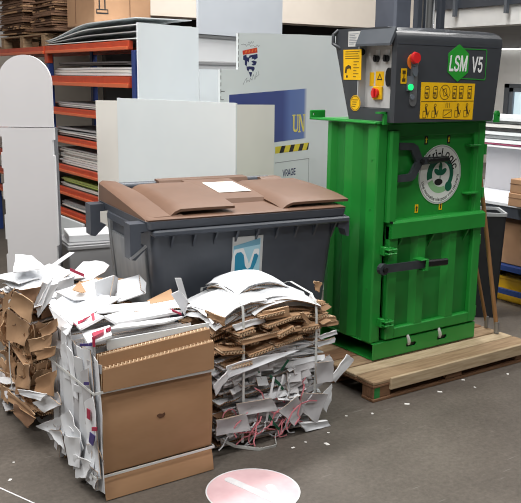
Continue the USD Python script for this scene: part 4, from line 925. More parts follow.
PIECES_F = [
  ([(-0.249, 0.635, 0.696), (-0.111, 0.695, 0.741), (0.026, 0.435, 0.742), (-0.261, 0.315, 0.689)], 'white_plain', 'draped_sheet', 0.005, 0.012, 0),
  ([(-0.252, 0.625, 0.694), (-0.265, 0.305, 0.688), (-0.297, 0.285, 0.654), (-0.277, 0.435, 0.647)], 'white_plain', 'draped_sheet', 0.005, 0.004, 0),
  ([(-0.177, 0.735, 0.731), (0.029, 0.735, 0.769), (0.076, 0.535, 0.716), (-0.156, 0.555, 0.73)], 'white_plain', 'draped_sheet', 0.005, 0.01, 0),
  ([(-0.063, 0.535, 0.809), (0.038, 0.535, 0.829), (0.035, 0.535, 0.722), (-0.051, 0.535, 0.72)], 'white_plain', 'carton_end', 0.005, 0.008, 0),
  ([(0.038, 0.535, 0.829), (0.084, 0.595, 0.796), (0.04, 0.535, 0.726), (-0.012, 0.475, 0.743)], 'grey_paper', 'carton_end', 0.004, 0, 0),
  ([(0.079, 0.595, 0.782), (0.224, 0.655, 0.781), (0.183, 0.495, 0.73), (0.005, 0.435, 0.721)], 'white_plain', 'carton_end', 0.006, 0.012, 0),
  ([(0.215, 0.635, 0.786), (0.233, 0.595, 0.752), (0.178, 0.495, 0.731), (0.147, 0.475, 0.755)], 'white_paper', 'carton_end', 0.004, 0, 0),
  ([(-0.134, 0.635, 0.757), (-0.085, 0.655, 0.791), (-0.081, 0.595, 0.749), (-0.104, 0.585, 0.75)], 'kraft', 'brown_scrap', 0.004, 0, 0),
  ([(0.158, 0.435, 0.708), (0.297, 0.455, 0.743), (0.271, 0.375, 0.711), (0.149, 0.375, 0.709)], 'kraft', 'brown_scrap', 0.004, 0, 0),
  ([(-0.1, 0.385, 0.734), (0.154, 0.395, 0.713), (0.105, 0.295, 0.716), (-0.157, 0.295, 0.728)], 'white_plain', 'top_sheet', 0.006, 0.005, 0),
  ([(0.092, 0.395, 0.703), (0.303, 0.375, 0.711), (0.237, 0.235, 0.71), (-0.003, 0.235, 0.728)], 'white_paper', 'top_sheet', 0.006, 0.004, 0),
  ([(0.187, 0.205, 0.865), (0.218, 0.205, 0.861), (0.253, 0.205, 0.744), (0.207, 0.205, 0.802)], 'white_plain', 'upright_strip', 0.005, 0, 0),
  ([(0.182, 0.235, 0.785), (0.212, 0.205, 0.806), (0.247, 0.195, 0.752), (0.236, 0.205, 0.68)], 'white_plain', 'upright_strip', 0.005, 0.006, 0),
  ([(-0.146, 0.235, 0.728), (0.035, 0.275, 0.731), (0.216, 0.195, 0.705), (-0.143, 0.115, 0.727)], 'white_plain', 'top_sheet', 0.012, 0.006, 0),
  ([(-0.193, 0.095, 0.714), (-0.134, 0.115, 0.721), (0.193, 0.135, 0.7), (0.067, 0.075, 0.708)], 'white_plain', 'top_sheet', 0.008, 0.002, 0),
  ([(-0.279, 0.255, 0.721), (-0.184, 0.275, 0.742), (-0.171, 0.175, 0.747), (-0.295, 0.135, 0.721)], 'white_plain', 'top_sheet', 0.01, 0.01, 0),
  ([(-0.28, 0.155, 0.695), (-0.153, 0.155, 0.709), (-0.198, 0.035, 0.705), (-0.302, 0.035, 0.689)], 'white_plain', 'top_sheet', 0.01, 0.006, 0),
  ([(-0.283, 0.245, 0.716), (-0.232, 0.225, 0.739), (-0.2, 0.235, 0.745), (-0.289, 0.195, 0.721)], 'red_print', 'printed_edge', 0.004, 0, 0),
  ([(-0.209, 0.225, 0.753), (-0.195, 0.225, 0.756), (-0.216, 0.165, 0.735), (-0.225, 0.165, 0.736)], 'red_print', 'printed_edge', 0.004, 0, 0),
  ([(-0.268, 0.075, 0.715), (-0.207, 0.095, 0.716), (-0.22, 0.065, 0.714), (-0.276, 0.035, 0.71)], 'red_print', 'printed_edge', 0.012, 0, 0),
  ([(-0.288, 0.025, 0.719), (-0.276, 0.025, 0.717), (-0.279, 0.02, 0.677), (-0.288, 0.02, 0.678)], 'red_print', 'printed_edge', 0.004, 0, 0),
  ([(-0.325, 0.065, 0.685), (-0.289, 0.025, 0.694), (-0.29, 0.025, 0.682), (-0.325, 0.065, 0.676)], 'purple_print', 'printed_edge', 0.004, 0, 0),
  ([(-0.202, 0.085, 0.723), (-0.179, 0.095, 0.725), (-0.184, 0.085, 0.711), (-0.202, 0.075, 0.712)], 'red_print', 'printed_edge', 0.01, 0, 0),
  ([(0.144, 0.165, 0.737), (0.189, 0.155, 0.714), (0.189, 0.155, 0.705), (0.149, 0.165, 0.727)], 'red_print', 'printed_edge', 0.014, 0, 0),
  ([(-0.087, 0.775, 0.831), (-0.024, 0.755, 0.797), (-0.025, 0.755, 0.782), (-0.087, 0.775, 0.816)], 'red_print', 'printed_edge', 0.004, 0, 0),
  ([(-0.212, 0.062, 0.682), (0.279, 0.062, 0.679), (0.284, 0.062, 0.581), (-0.209, 0.062, 0.604)], 'board_blue', 'back_sheet', 0.006, 0, 0),
  ([(-0.265, 0.496, 0.609), (-0.265, 0.406, 0.638), (-0.265, 0.305, 0.205), (-0.265, 0.365, 0.211)], 'grey_paper', 'side_sheet', 0.003, 0.006, 0.006),
  ([(-0.275, 0.391, 0.639), (-0.275, 0.308, 0.635), (-0.275, 0.204, 0.143), (-0.275, 0.28, 0.198)], 'white_plain', 'side_sheet', 0.003, 0.006, 0.006),
  ([(-0.261, 0.345, 0.631), (-0.261, 0.255, 0.602), (-0.261, 0.163, 0.109), (-0.261, 0.242, 0.114)], 'grey_paper', 'side_sheet', 0.003, 0.006, 0.006),
  ([(-0.275, 0.228, 0.625), (-0.275, 0.151, 0.626), (-0.275, 0.063, 0.118), (-0.275, 0.116, 0.132)], 'white_plain', 'side_sheet', 0.003, 0.006, 0.006),
  ([(-0.285, 0.123, 0.653), (-0.285, 0.05, 0.648), (-0.285, -0.013, 0.117), (-0.285, 0.051, 0.108)], 'white_paper', 'side_sheet', 0.003, 0.006, 0.006),
  ([(-0.275, 0.085, 0.636), (-0.275, 0.004, 0.617), (-0.275, -0.026, 0.048), (-0.275, 0.048, 0.032)], 'white_plain', 'side_sheet', 0.003, 0.006, 0.006),
  ([(-0.292, 0.314, 0.604), (-0.292, 0.245, 0.592), (-0.292, 0.196, 0.391), (-0.292, 0.242, 0.393)], 'white_plain', 'side_sheet', 0.003, 0.006, 0.006),
  ([(-0.295, 0.153, 0.531), (-0.295, 0.063, 0.577), (-0.295, 0.039, 0.358), (-0.295, 0.107, 0.315)], 'grey_paper', 'side_sheet', 0.003, 0.006, 0.006),
  ([(-0.299, 0.11, 0.413), (-0.299, 0.009, 0.474), (-0.299, -0.018, 0.292), (-0.299, 0.06, 0.235)], 'white_plain', 'side_sheet', 0.003, 0.006, 0.006),
  ([(-0.289, 0.397, 0.58), (-0.289, 0.321, 0.615), (-0.289, 0.291, 0.45), (-0.289, 0.351, 0.44)], 'white_plain', 'side_sheet', 0.003, 0.006, 0.006),
  ([(-0.307, 0.011, 0.34), (-0.307, -0.042, 0.36), (-0.307, -0.041, 0.342), (-0.307, 0.013, 0.322)], 'red_print', 'printed_edge', 0.003, 0, 0),
  ([(-0.307, 0.059, 0.406), (-0.307, 0.026, 0.409), (-0.307, 0.03, 0.364), (-0.307, 0.062, 0.361)], 'red_print', 'printed_edge', 0.003, 0, 0),
  ([(-0.307, 0.035, 0.309), (-0.307, -0.018, 0.312), (-0.307, 0.007, 0.258), (-0.307, 0.05, 0.259)], 'purple_print', 'printed_edge', 0.003, 0, 0),
  ([(-0.307, 0.081, 0.513), (-0.307, 0.027, 0.53), (-0.307, 0.028, 0.517), (-0.307, 0.083, 0.499)], 'purple_print', 'printed_edge', 0.003, 0, 0),
  ([(-0.297, 0.762, 0.06), (-0.297, 0.388, 0.249), (-0.297, 0.245, 0.226), (-0.297, 0.425, 0.132)], 'white_plain', 'spilled_paper', 0.003, 0.012, 0.01),
  ([(-0.307, 0.385, 0.252), (-0.307, 0.256, 0.327), (-0.307, 0.108, 0.208), (-0.307, 0.207, 0.112)], 'white_plain', 'spilled_paper', 0.003, 0.012, 0.01),
  ([(-0.312, 0.542, 0.126), (-0.312, 0.353, 0.198), (-0.312, 0.314, 0.108), (-0.312, 0.426, 0.112)], 'white_paper', 'spilled_paper', 0.003, 0.012, 0.01),
  ([(-0.322, 0.303, 0.191), (-0.322, 0.111, 0.257), (-0.322, 0.136, 0.109), (-0.322, 0.267, 0.072)], 'white_plain', 'spilled_paper', 0.003, 0.012, 0.01),
  ([(-0.317, 0.202, 0.145), (-0.317, 0.021, 0.183), (-0.317, 0.072, 0.089), (-0.317, 0.201, 0.033)], 'white_plain', 'spilled_paper', 0.003, 0.012, 0.01),
  ([(-0.302, 0.127, 0.135), (-0.302, -0.014, 0.149), (-0.302, 0.014, 0.056), (-0.302, 0.111, 0.058)], 'white_paper', 'spilled_paper', 0.003, 0.012, 0.01),
  ([(-0.287, 0.673, 0.08), (-0.287, 0.528, 0.156), (-0.287, 0.454, 0.114), (-0.287, 0.594, 0.049)], 'grey_paper', 'spilled_paper', 0.003, 0.012, 0.01),
]
PIECES_M = [
  ([(0.161, -0.085, 0.221), (0.321, -0.085, 0.182), (0.255, -0.085, 0.034), (0.151, -0.085, 0.128)], 'grey_paper', 'loose_sheet', 0.004, 0.015, 0.004),
  ([(0.013, -0.09, 0.162), (0.127, -0.09, 0.215), (0.166, -0.09, 0.127), (0.106, -0.09, 0.061)], 'grey_paper', 'loose_sheet', 0.004, 0.01, 0.004),
  ([(0.235, -0.08, 0.362), (0.357, -0.08, 0.35), (0.355, -0.08, 0.243), (0.252, -0.08, 0.248)], 'grey_paper', 'loose_sheet', 0.004, 0.01, 0.004),
  ([(0.24, -0.075, 0.355), (0.284, -0.075, 0.368), (0.327, -0.075, 0.391), (0.362, -0.075, 0.342)], 'white_paper', 'loose_sheet', 0.004, 0, 0.004),
  ([(0.485, -0.03, 0.349), (0.534, -0.03, 0.307), (0.41, -0.03, 0.21), (0.382, -0.03, 0.243)], 'white_plain', 'loose_sheet', 0.006, 0, 0.004),
  ([(0.144, -0.08, 0.064), (0.323, -0.08, 0.038), (0.351, -0.08, -0.007), (0.183, -0.08, 0.012)], 'white_plain', 'loose_sheet', 0.012, 0.008, 0.004),
  ([(-0.352, -0.075, 0.362), (-0.271, -0.075, 0.424), (-0.249, -0.075, 0.41), (-0.336, -0.075, 0.31)], 'white_plain', 'loose_sheet', 0.005, 0, 0.004),
  ([(-0.282, -0.075, 0.445), (-0.081, -0.075, 0.457), (0.144, -0.075, 0.446), (-0.271, -0.075, 0.385)], 'white_plain', 'loose_sheet', 0.005, 0.008, 0.004),
  ([(-0.226, -0.075, 0.246), (-0.02, -0.075, 0.231), (0.017, -0.075, 0.161), (-0.203, -0.075, 0.18)], 'grey_paper', 'loose_sheet', 0.004, 0.01, 0.004),
  ([(-0.342, -0.085, 0.196), (-0.176, -0.085, 0.188), (-0.152, -0.085, 0.101), (-0.342, -0.085, 0.117)], 'grey_paper', 'loose_sheet', 0.006, 0.012, 0.004),
  ([(0.256, -0.07, 0.158), (0.357, -0.07, 0.223), (0.354, -0.07, 0.137), (0.323, -0.07, 0.078)], 'white_plain', 'loose_sheet', 0.005, 0, 0.004),
  ([(0.273, 0.01, 0.588), (0.398, 0.09, 0.624), (0.466, 0.09, 0.576), (0.286, 0.01, 0.56)], 'kraft', 'cardboard_piece', 0.006, 0.004, 0.003),
  ([(0.372, 0.12, 0.723), (0.425, 0.12, 0.71), (0.407, 0.12, 0.659), (0.38, 0.12, 0.673)], 'kraft', 'cardboard_piece', 0.006, 0.004, 0.003),
  ([(0.295, -0.01, 0.584), (0.413, -0.01, 0.561), (0.414, -0.01, 0.534), (0.296, -0.01, 0.552)], 'kraft', 'cardboard_piece', 0.018, 0.004, 0.003),
  ([(0.177, -0.05, 0.577), (0.433, -0.01, 0.531), (0.434, -0.01, 0.509), (0.178, -0.05, 0.546)], 'kraft', 'cardboard_piece', 0.006, 0.004, 0.003),
  ([(0.135, -0.08, 0.637), (0.153, -0.08, 0.639), (0.204, -0.08, 0.575), (0.186, -0.08, 0.568)], 'kraft', 'cardboard_piece', 0.005, 0.004, 0.003),
  ([(-0.033, -0.07, 0.551), (-0.005, -0.07, 0.596), (0.013, -0.07, 0.578), (0.049, -0.07, 0.532)], 'kraft', 'cardboard_piece', 0.005, 0.004, 0.003),
  ([(0.289, -0.03, 0.48), (0.422, -0.01, 0.484), (0.43, -0.01, 0.461), (0.303, -0.03, 0.457)], 'white_plain', 'cardboard_piece', 0.006, 0.004, 0.003),
  ([(0.278, -0.03, 0.45), (0.417, -0.01, 0.447), (0.418, -0.01, 0.42), (0.291, -0.03, 0.422)], 'white_paper', 'cardboard_piece', 0.006, 0.004, 0.003),
  ([(-0.241, -0.06, 0.632), (-0.06, -0.04, 0.637), (-0.037, -0.04, 0.609), (-0.219, -0.06, 0.6)], 'white_plain', 'cardboard_piece', 0.006, 0.004, 0.003),
  ([(-0.074, -0.06, 0.669), (0.077, -0.06, 0.676), (0.09, -0.06, 0.624), (-0.051, -0.06, 0.626)], 'kraft', 'cardboard_piece', 0.01, 0.004, 0.003),
  ([(-0.385, -0.07, 0.728), (-0.29, -0.07, 0.676), (-0.29, -0.07, 0.638), (-0.374, -0.07, 0.689)], 'kraft', 'cardboard_piece', 0.016, 0.004, 0.003),
  ([(-0.203, -0.07, 0.556), (0.144, -0.07, 0.567), (0.157, -0.07, 0.544), (-0.191, -0.07, 0.529)], 'kraft', 'cardboard_piece', 0.012, 0.004, 0.003),
]
PIECES_L = [
  ([(-0.275, -0.03, 0.765), (-0.183, 0.22, 0.807), (-0.091, 0.22, 0.786), (-0.103, -0.03, 0.77)], 'white_plain', 'top_sheet', 0.005, 0.01, 0.003),
  ([(-0.132, -0.1, 0.782), (0.049, 0.02, 0.829), (0.071, 0.02, 0.821), (-0.112, -0.1, 0.769)], 'white_plain', 'top_sheet', 0.006, 0, 0.003),
  ([(-0.249, 0.14, 0.645), (-0.208, 0.18, 0.68), (0.002, 0.18, 0.693), (0.004, 0.14, 0.673)], 'white_plain', 'top_sheet', 0.006, 0.01, 0.003),
  ([(-0.2, -0.26, 0.757), (-0.176, -0.26, 0.744), (-0.236, -0.26, 0.636), (-0.26, -0.26, 0.659)], 'grey_paper', 'upright_sheet', 0.004, 0.004, 0.002),
  ([(-0.179, -0.27, 0.747), (-0.152, -0.27, 0.779), (-0.237, -0.27, 0.582), (-0.244, -0.27, 0.639)], 'white_plain', 'upright_sheet', 0.004, 0.004, 0.002),
  ([(-0.173, -0.28, 0.743), (-0.127, -0.28, 0.747), (-0.176, -0.28, 0.657), (-0.24, -0.28, 0.59)], 'white_plain', 'upright_sheet', 0.004, 0.004, 0.002),
  ([(-0.132, -0.28, 0.753), (-0.043, -0.28, 0.772), (-0.062, -0.28, 0.671), (-0.146, -0.28, 0.663)], 'white_plain', 'upright_sheet', 0.004, 0.004, 0.002),
  ([(-0.31, -0.162, 0.705), (-0.31, -0.43, 0.712), (-0.31, -0.385, 0.593), (-0.31, -0.031, 0.596)], 'kraft', 'crumpled_flap', 0.004, 0.02, 0.008),
  ([(-0.315, -0.029, 0.586), (-0.315, -0.385, 0.589), (-0.315, -0.292, 0.458), (-0.315, 0.002, 0.407)], 'kraft', 'crumpled_flap', 0.004, 0.02, 0.008),
  ([(-0.3, -0.179, 0.712), (-0.3, -0.509, 0.8), (-0.3, -0.413, 0.702), (-0.3, -0.311, 0.692)], 'kraft_dark', 'crumpled_flap', 0.004, 0.01, 0.008),
  ([(-0.3, 0.121, 0.591), (-0.3, -0.115, 0.709), (-0.3, -0.032, 0.595), (-0.3, 0.104, 0.497)], 'kraft', 'crumpled_flap', 0.004, 0.01, 0.008),
  ([(-0.31, -0.133, 0.327), (-0.31, -0.339, 0.374), (-0.31, -0.319, 0.239), (-0.31, -0.094, 0.185)], 'kraft', 'crumpled_flap', 0.004, 0.015, 0.008),
  ([(-0.31, -0.42, 0.333), (-0.31, -0.703, 0.462), (-0.31, -0.662, 0.324), (-0.31, -0.395, 0.254)], 'kraft_front', 'crumpled_flap', 0.004, 0.015, 0.008),
  ([(-0.32, -0.359, 0.508), (-0.32, -0.7, 0.631), (-0.32, -0.666, 0.556), (-0.32, -0.38, 0.454)], 'kraft', 'crumpled_flap', 0.004, 0.01, 0.008),
  ([(-0.32, -0.441, 0.482), (-0.32, -0.745, 0.588), (-0.32, -0.713, 0.533), (-0.32, -0.492, 0.447)], 'kraft_front', 'crumpled_flap', 0.004, 0.01, 0.008),
  ([(-0.315, -0.526, 0.602), (-0.315, -0.746, 0.715), (-0.315, -0.752, 0.662), (-0.315, -0.575, 0.567)], 'kraft', 'crumpled_flap', 0.004, 0.012, 0.008),
  ([(-0.33, -0.192, 0.205), (-0.33, -0.613, 0.322), (-0.33, -0.552, 0.266), (-0.33, -0.219, 0.183)], 'white_plain', 'crumpled_flap', 0.004, 0.006, 0.008),
  ([(-0.32, -0.373, 0.197), (-0.32, -0.636, 0.313), (-0.32, -0.776, 0.323), (-0.32, -0.542, 0.201)], 'white_paper', 'crumpled_flap', 0.004, 0.008, 0.008),
  ([(-0.31, -0.465, 0.247), (-0.31, -0.717, 0.362), (-0.31, -0.762, 0.321), (-0.31, -0.604, 0.275)], 'grey_paper', 'crumpled_flap', 0.004, 0.008, 0.008),
  ([(-0.35, -0.087, 0.169), (-0.35, -0.503, 0.189), (-0.35, -0.452, 0.135), (-0.35, -0.077, 0.111)], 'kraft', 'crumpled_flap', 0.004, 0.008, 0.008),
  ([(-0.36, -0.212, 0.139), (-0.36, -0.545, 0.186), (-0.36, -0.417, 0.088), (-0.36, -0.203, 0.088)], 'kraft_dark', 'crumpled_flap', 0.004, 0.008, 0.008),
  ([(-0.34, 0.069, 0.149), (-0.34, -0.088, 0.167), (-0.34, -0.038, 0.074), (-0.34, 0.084, 0.065)], 'kraft', 'crumpled_flap', 0.004, 0.008, 0.008),
]

for bale, rows in (("front_bale", PIECES_F), ("middle_bale", PIECES_M), ("left_bale", PIECES_L)):
    for k, (c, lk, nm, tt, bu, am) in enumerate(rows):
        m, e = patch(*c, t=tt, n=6, amp=am, bulge=bu, seed=k + 17, jag=0.003 if am else 0.0)
        m.vertices[:, 2] = np.maximum(m.vertices[:, 2], 0.003)
        part("/World/" + bale, nm, m, lk, True, None, e)
for pts in ([(0.14, -0.092, 0.17), (0.20, -0.092, 0.175), (0.245, -0.092, 0.165)], [(0.14, -0.092, 0.17), (0.125, -0.093, 0.12), (0.14, -0.092, 0.10), (0.11, -0.094, 0.07)], [(0.06, -0.095, 0.09), (0.09, -0.095, 0.14), (0.13, -0.094, 0.165)]):
    ribbon(thing_of["middle_bale"], pts, 0.007, "pink_edge", "shredded_strip")


# ================================================================== RACK AND ITS BOARDS
RX, RD = 2.70, 0.50
YB = [5.72, 7.56, 9.42]
t = thing("pallet_rack", "orange and blue pallet rack filled with boards at the left back", "rack", (RX, 5.72, 0))
LV = [(2.012, 0.068), (1.746, 0.085), (1.465, 0.062), (1.204, 0.054), (0.946, 0.062), (0.738, 0.064), (0.535, 0.056)]
for y in YB:
    for x in (RX + 0.02, RX + RD - 0.05):
        part(t, "upright", t.local(b3(x, x + 0.05, y, y + 0.06, 0, 2.0 if x > RX + 0.1 else 1.94, 0.004)), "rack_blue")
part(t, "upright_cap", t.local(b3(RX + 0.01, RX + 0.06, YB[1] - 0.01, YB[1] + 0.08, 1.86, 2.016, 0.004)), "rack_orange")
for z1, hh in LV:
    for y0, y1 in zip(YB[:-1], YB[1:]):
        for x in (RX, RX + RD - 0.04):
            c = part(t, "beam", t.local(b3(x, x + 0.04, y0 + 0.062, y1 - 0.002, z1 - hh, z1, 0.004)), "rack_orange")
            if x == RX:
                part(c, "beam_lip", t.local(b3(x - 0.012, x + 0.002, y0 + 0.062, y1 - 0.002, z1 - hh, z1 - hh * 0.62, 0.003)), "rack_orange_light")
        part(t, "shelf_panel", t.local(b3(RX + 0.041, RX + RD - 0.041, y0 + 0.07, y1 - 0.01, z1 - 0.02, z1 - 0.001)), "shelf_dark")
RB = random.Random(9)
def boards(n, z0, th, looks, y0, y1, lab, cat_="board", amp=0.003, group=None, x0=RX + 0.03, dep=0.42, jy=0.10):
    z = z0
    for k in range(n):
        tt = th * RB.uniform(0.8, 1.2)
        lk = looks[k % len(looks)]
        a, b = y0 + RB.uniform(0, jy), y1 - RB.uniform(0, jy)
        m, e = sheet(dep - RB.uniform(0, 0.04), b - a, tt * 0.9, 3, 8, int(z * 1000) + k, amp=amp, freq=2)
        solo("display_board" if cat_ == "board" else "flat_sheet", m, lk, lab.format(ORD[k] if k else "lowest"), cat_, group, True, e, loc=(x0 + RB.uniform(0.0, 0.02) + dep / 2, (a + b) / 2, z + tt / 2 + amp))
        z += tt + amp * 0.7
boards(3, 1.748, 0.022, ["board_white", "board_shelf"], 5.8, 7.5, "{} white foam board on the second shelf down, at rack's near bay", group="white boards on the second shelf")
boards(2, 1.835, 0.014, ["board_dark"], 5.85, 7.4, "{} dark sheet on the white boards under the rack's top beam", "sheet", 0.001, "dark sheets under the top beam")
boards(3, 1.468, 0.012, ["board_grey", "board_shelf", "board_grey"], 5.8, 7.45, "{} grey sheet on the shelf behind the tall white boards", "sheet", 0.004, "grey sheets on the third shelf")
boards(4, 1.207, 0.014, ["board_grey", "board_cream", "board_grey"], 5.85, 7.5, "{} crumpled grey sheet on the shelf above the white board stack", "sheet", 0.009, "grey sheets above the white boards")
boards(8, 0.949, 0.016, ["board_shelf", "board_white", "board_cream"], 5.8, 7.5, "{} board in the tall white stack on the rack's fifth shelf", "board", 0.003, "tall stack of white boards", jy=0.18)
boards(2, 0.741, 0.014, ["board_shelf"], 5.8, 7.5, "{} white board under the lime boards on the rack", "board", 0.002, "white boards under the lime boards")
boards(3, 0.785, 0.013, ["board_lime", "board_green"], 5.85, 7.45, "{} lime green board on the rack's sixth shelf", "board", 0.002, "lime boards")
boards(4, 0.538, 0.016, ["board_grey", "board_shelf", "board_grey"], 5.8, 7.45, "{} grey board on the rack's bottom shelf", "board", 0.003, "grey boards on the bottom shelf")
boards(3, 0.949, 0.02, ["board_shelf"], 7.7, 9.3, "{} white board on the far bay of the rack behind the round-topped panel", "board", 0.003, "white boards in the far bay")
# grey tub with a flat white box on it, between the round-topped panel and the waste container
t = thing("storage_tub", "grey plastic tub on the floor between the round-topped panel and the waste container", "tub", (2.10, 5.22, 0), math.radians(-8))
part(t, "shell", minus(loft([(0.0, 0.15, -0.16, 0.16, 0.02), (0.64, 0.165, -0.175, 0.175, 0.02)]), loft([(0.03, 0.14, -0.15, 0.15, 0.02), (0.9, 0.155, -0.165, 0.165, 0.02)])), "board_grey", 30)
part(t, "tub_rim", minus(b3(-0.178, 0.178, -0.188, 0.188, 0.62, 0.65, 0.006), b3(-0.15, 0.15, -0.16, 0.16, 0.5, 0.8)), "board_grey")
part(t, "tub_lid", b3(-0.172, 0.172, -0.182, 0.182, 0.65, 0.662, 0.003), "board_grey")
solo("white_box", b3(-0.15, 0.15, -0.14, 0.14, 0, 0.05, 0.004), "carton_white", "flat white box lying on the grey tub beside the waste container", "box", loc=(2.11, 5.22, 0.6625), rz=math.radians(-14))
solo("folded_board", b3(-0.012, 0.012, -0.36, 0.36, 0, 0.50, 0.003), "board_blue", "pale grey panel leaning upright behind the round-topped panel, under the rack", "board", loc=(2.62, 6.95, 0))

# ---- on top of the rack: long bowed sheets, a pallet with two stacks, a large carton
for k, (y1, look, lab) in enumerate(((7.6, "board_white", "lowest long white sheet lying flat on top of the rack"), (7.5, "board_grey", "grey bowed sheet on top of the rack, between white ones"), (7.55, "board_white", "bowed white sheet on top of the rack, above the grey one"), (7.62, "board_blue", "uppermost bowed sheet on top of the rack, under the large carton"))):
    y0 = 5.67; n = 18; U, V = np.meshgrid(np.linspace(0, 1, 4), np.linspace(y0, y1, n), indexing="ij")
    q = np.clip((7.65 - V) / 1.15, 0, 1); q = q * q * (3 - 2 * q)
    P = np.stack([0.47 * (U - 0.5), V - (y0 + y1) / 2, 0.011 * k + 0.038 * k * q], -1)
    m, e = solid_grid(P, 0.007)
    solo("long_sheet", m, look, lab, "sheet", "long sheets on top of the rack", True, e, loc=(2.945, (y0 + y1) / 2, 2.024))
t = thing("large_carton", "large brown corrugated carton on top of the rack", "carton", (3.06, 6.95, 2.172))
part(t, "body", b3(-0.26, 0.26, -0.31, 0.31, 0, 0.62, 0.006), "carton_brown")
part(t, "flap_seam", b3(-0.262, -0.259, 0.10, 0.106, 0.02, 0.6), "kraft_hole")
part(t, "flap_seam", b3(0.06, 0.066, -0.312, -0.309, 0.01, 0.5), "kraft_hole")
art_ = extr(stroke([(-0.05, -0.10), (0.05, -0.10)], 0.012).union(stroke([(-0.025, -0.07), (-0.025, 0.08)], 0.012)).union(stroke([(0.025, -0.07), (0.025, 0.08)], 0.012)).union(stroke([(-0.05, -0.10), (-0.05, -0.07), (0.05, -0.07), (0.05, -0.10)], 0.008)), 0.001)
part(t, "arrow_mark", face_front(art_, -0.19, -0.3102, 0.19), "ink_black")
t = thing("small_pallet", "small wooden pallet on top of the rack under the flattened boxes", "pallet", (2.99, 8.37, 2.014))
for x in (-0.21, -0.07, 0.07, 0.20):
    part(t, "deck_board", b3(x - 0.04, x + 0.05, -0.70, 0.68, 0.105, 0.122, 0.003), "pallet_wood")
for y in (-0.63, 0.0, 0.62):
    part(t, "cross_board", b3(-0.25, 0.25, y - 0.05, y + 0.05, 0.088, 0.105, 0.003), "pallet_wood")
    for x in (-0.21, 0.20):
        part(t, "block", b3(x - 0.04, x + 0.05, y - 0.05, y + 0.05, 0.0, 0.088, 0.003), "pallet_wood")
rr = random.Random(3)
for nm, yc, ly, lx, lab in (("left", 8.66, 0.74, 0.50, "{} flattened brown box in the left stack on the small pallet"), ("right", 7.72, 0.58, 0.50, "{} flattened brown box in the right stack on the small pallet")):
    z = 2.140
    for k in range(24):
        th = rr.uniform(0.012, 0.02)
        m, e = sheet(lx + rr.uniform(-0.02, 0.02), ly + rr.uniform(-0.02, 0.02), th, 5, 6, 900 + k, amp=0.0022, freq=3, jag=0.016)
        z += th + 0.0065
        solo("flattened_box", m, rr.choice(["kraft_stack", "kraft_stack", "kraft_dark"]), lab.format(ORD[k]), "flattened box", f"{nm} stack of flattened boxes on the rack", False, e, loc=(2.99 + rr.uniform(-0.02, 0.02), yc + rr.uniform(-0.02, 0.02), z), rz=rr.uniform(-0.03, 0.03))
m, e = sheet(0.5, 0.62, 0.005, 4, 7, 31, amp=0.01, jag=0.03)
solo("torn_sheet", aim(m, (0, 0, 0.25), (0, -1, 0), (0.1, 0, 1)), "white_plain", "torn white sheet standing at the far left end of the rack top", "sheet", None, True, e, loc=(2.86, 9.36, 2.10))
solo("brown_carton", b3(-0.3, 0.3, -0.3, 0.3, 0, 0.95, 0.006), "carton_brown", "plain brown carton at the far left end behind the stacks", "carton", loc=(3.25, 9.75, 2.02))

# ================================================================== PANELS BEHIND THE BIN
AN = math.atan2(0.358, 0.934)
# round-topped display panel
t = thing("arch_panel", "tall pale grey display panel with a round top, left of the rack boards", "panel", (1.685, 5.13, 0), math.radians(-33.99))
hw = 0.167
dome = Polygon([(-hw, 1.43), (hw, 1.43)] + [(hw * math.cos(a), 1.70 + 0.172 * math.sin(a)) for a in np.linspace(0, math.pi, 24)])
part(t, "rounded_top", prism_y(dome, 0.0, 0.03), "board_lilac")
low = Polygon([(-hw, 0), (hw + 0.004, 0), (hw + 0.004, 1.425), (-hw, 1.425)])
for z in (1.32, 1.12, 0.92, 0.66):
    low = low.difference(sbox(-hw - 0.01, z - 0.05, -hw + 0.010, z + 0.05))
for z in (1.30, 0.62):
    low = low.difference(sbox(hw - 0.006, z - 0.05, hw + 0.01, z + 0.05))
part(t, "lower_board", prism_y(low, -0.006, 0.03), "board_lilac")
part(t, "back_wing", b3(-hw + 0.012, -hw + 0.03, 0.031, 0.16, 0, 1.42), "slot_dark")
part(t, "back_wing", b3(hw - 0.03, hw - 0.012, 0.031, 0.16, 0, 1.42), "slot_dark")
def panel(name, x, y, rz, w, h, look, label, th=0.012, tl=0.0, tr=0.0, z0=0.0):
    m = prism_y([(0, 0), (w, 0), (w, h + tr), (0, h + tl)], 0, th)
    return solo(name, m, look, label, "board", loc=(x, y, z0), rz=rz)
bdir = math.atan2(-0.975, 0.223)      # the two boards behind the bin run towards the camera
panel("white_board", 2.454, 5.464, bdir, 1.19, 1.598, "board_white", "widest pale board standing right behind the brown bin lid", tr=-0.002)
panel("white_board", 2.41, 5.745, bdir, 0.32, 1.578, "board_cream", "narrow white board at the left edge of the widest one behind the bin", tl=-0.004)
panel("white_board", 2.585, 5.38, AN, 0.67, 2.118, "board_blue", "tall pale board standing at the near end of the orange rack")
panel("white_board", 3.235, 5.645, AN, 0.30, 1.81, "board_blue", "pale board half hidden between the tall board and the printed one")
cr = [("lower white carton of the stack behind the printed board", 0.0, 0.93), ("middle white carton of the stack behind the printed board", 0.93, 1.878), ("top white carton of the stack, under the big grey board", 1.878, 2.098)]
for lab, z0, z1 in cr:
    t = thing("storage_carton", lab, "carton", (3.42, 6.07, z0), AN, "white cartons stacked behind the printed board")
    part(t, "body", b3(0, 0.75, 0.0, 0.3, 0.0, z1 - z0 - 0.012, 0.004), "carton_white")
    part(t, "grey_lid_edge", b3(-0.01, 0.76, -0.014, 0.3, z1 - z0 - 0.03, z1 - z0, 0.004), "carton_band")
panel("grey_board", 3.46, 6.06, AN, 1.245, 0.75, "board_slate", "big plain bluish grey board standing on top of the white cartons", z0=2.099, th=0.02)
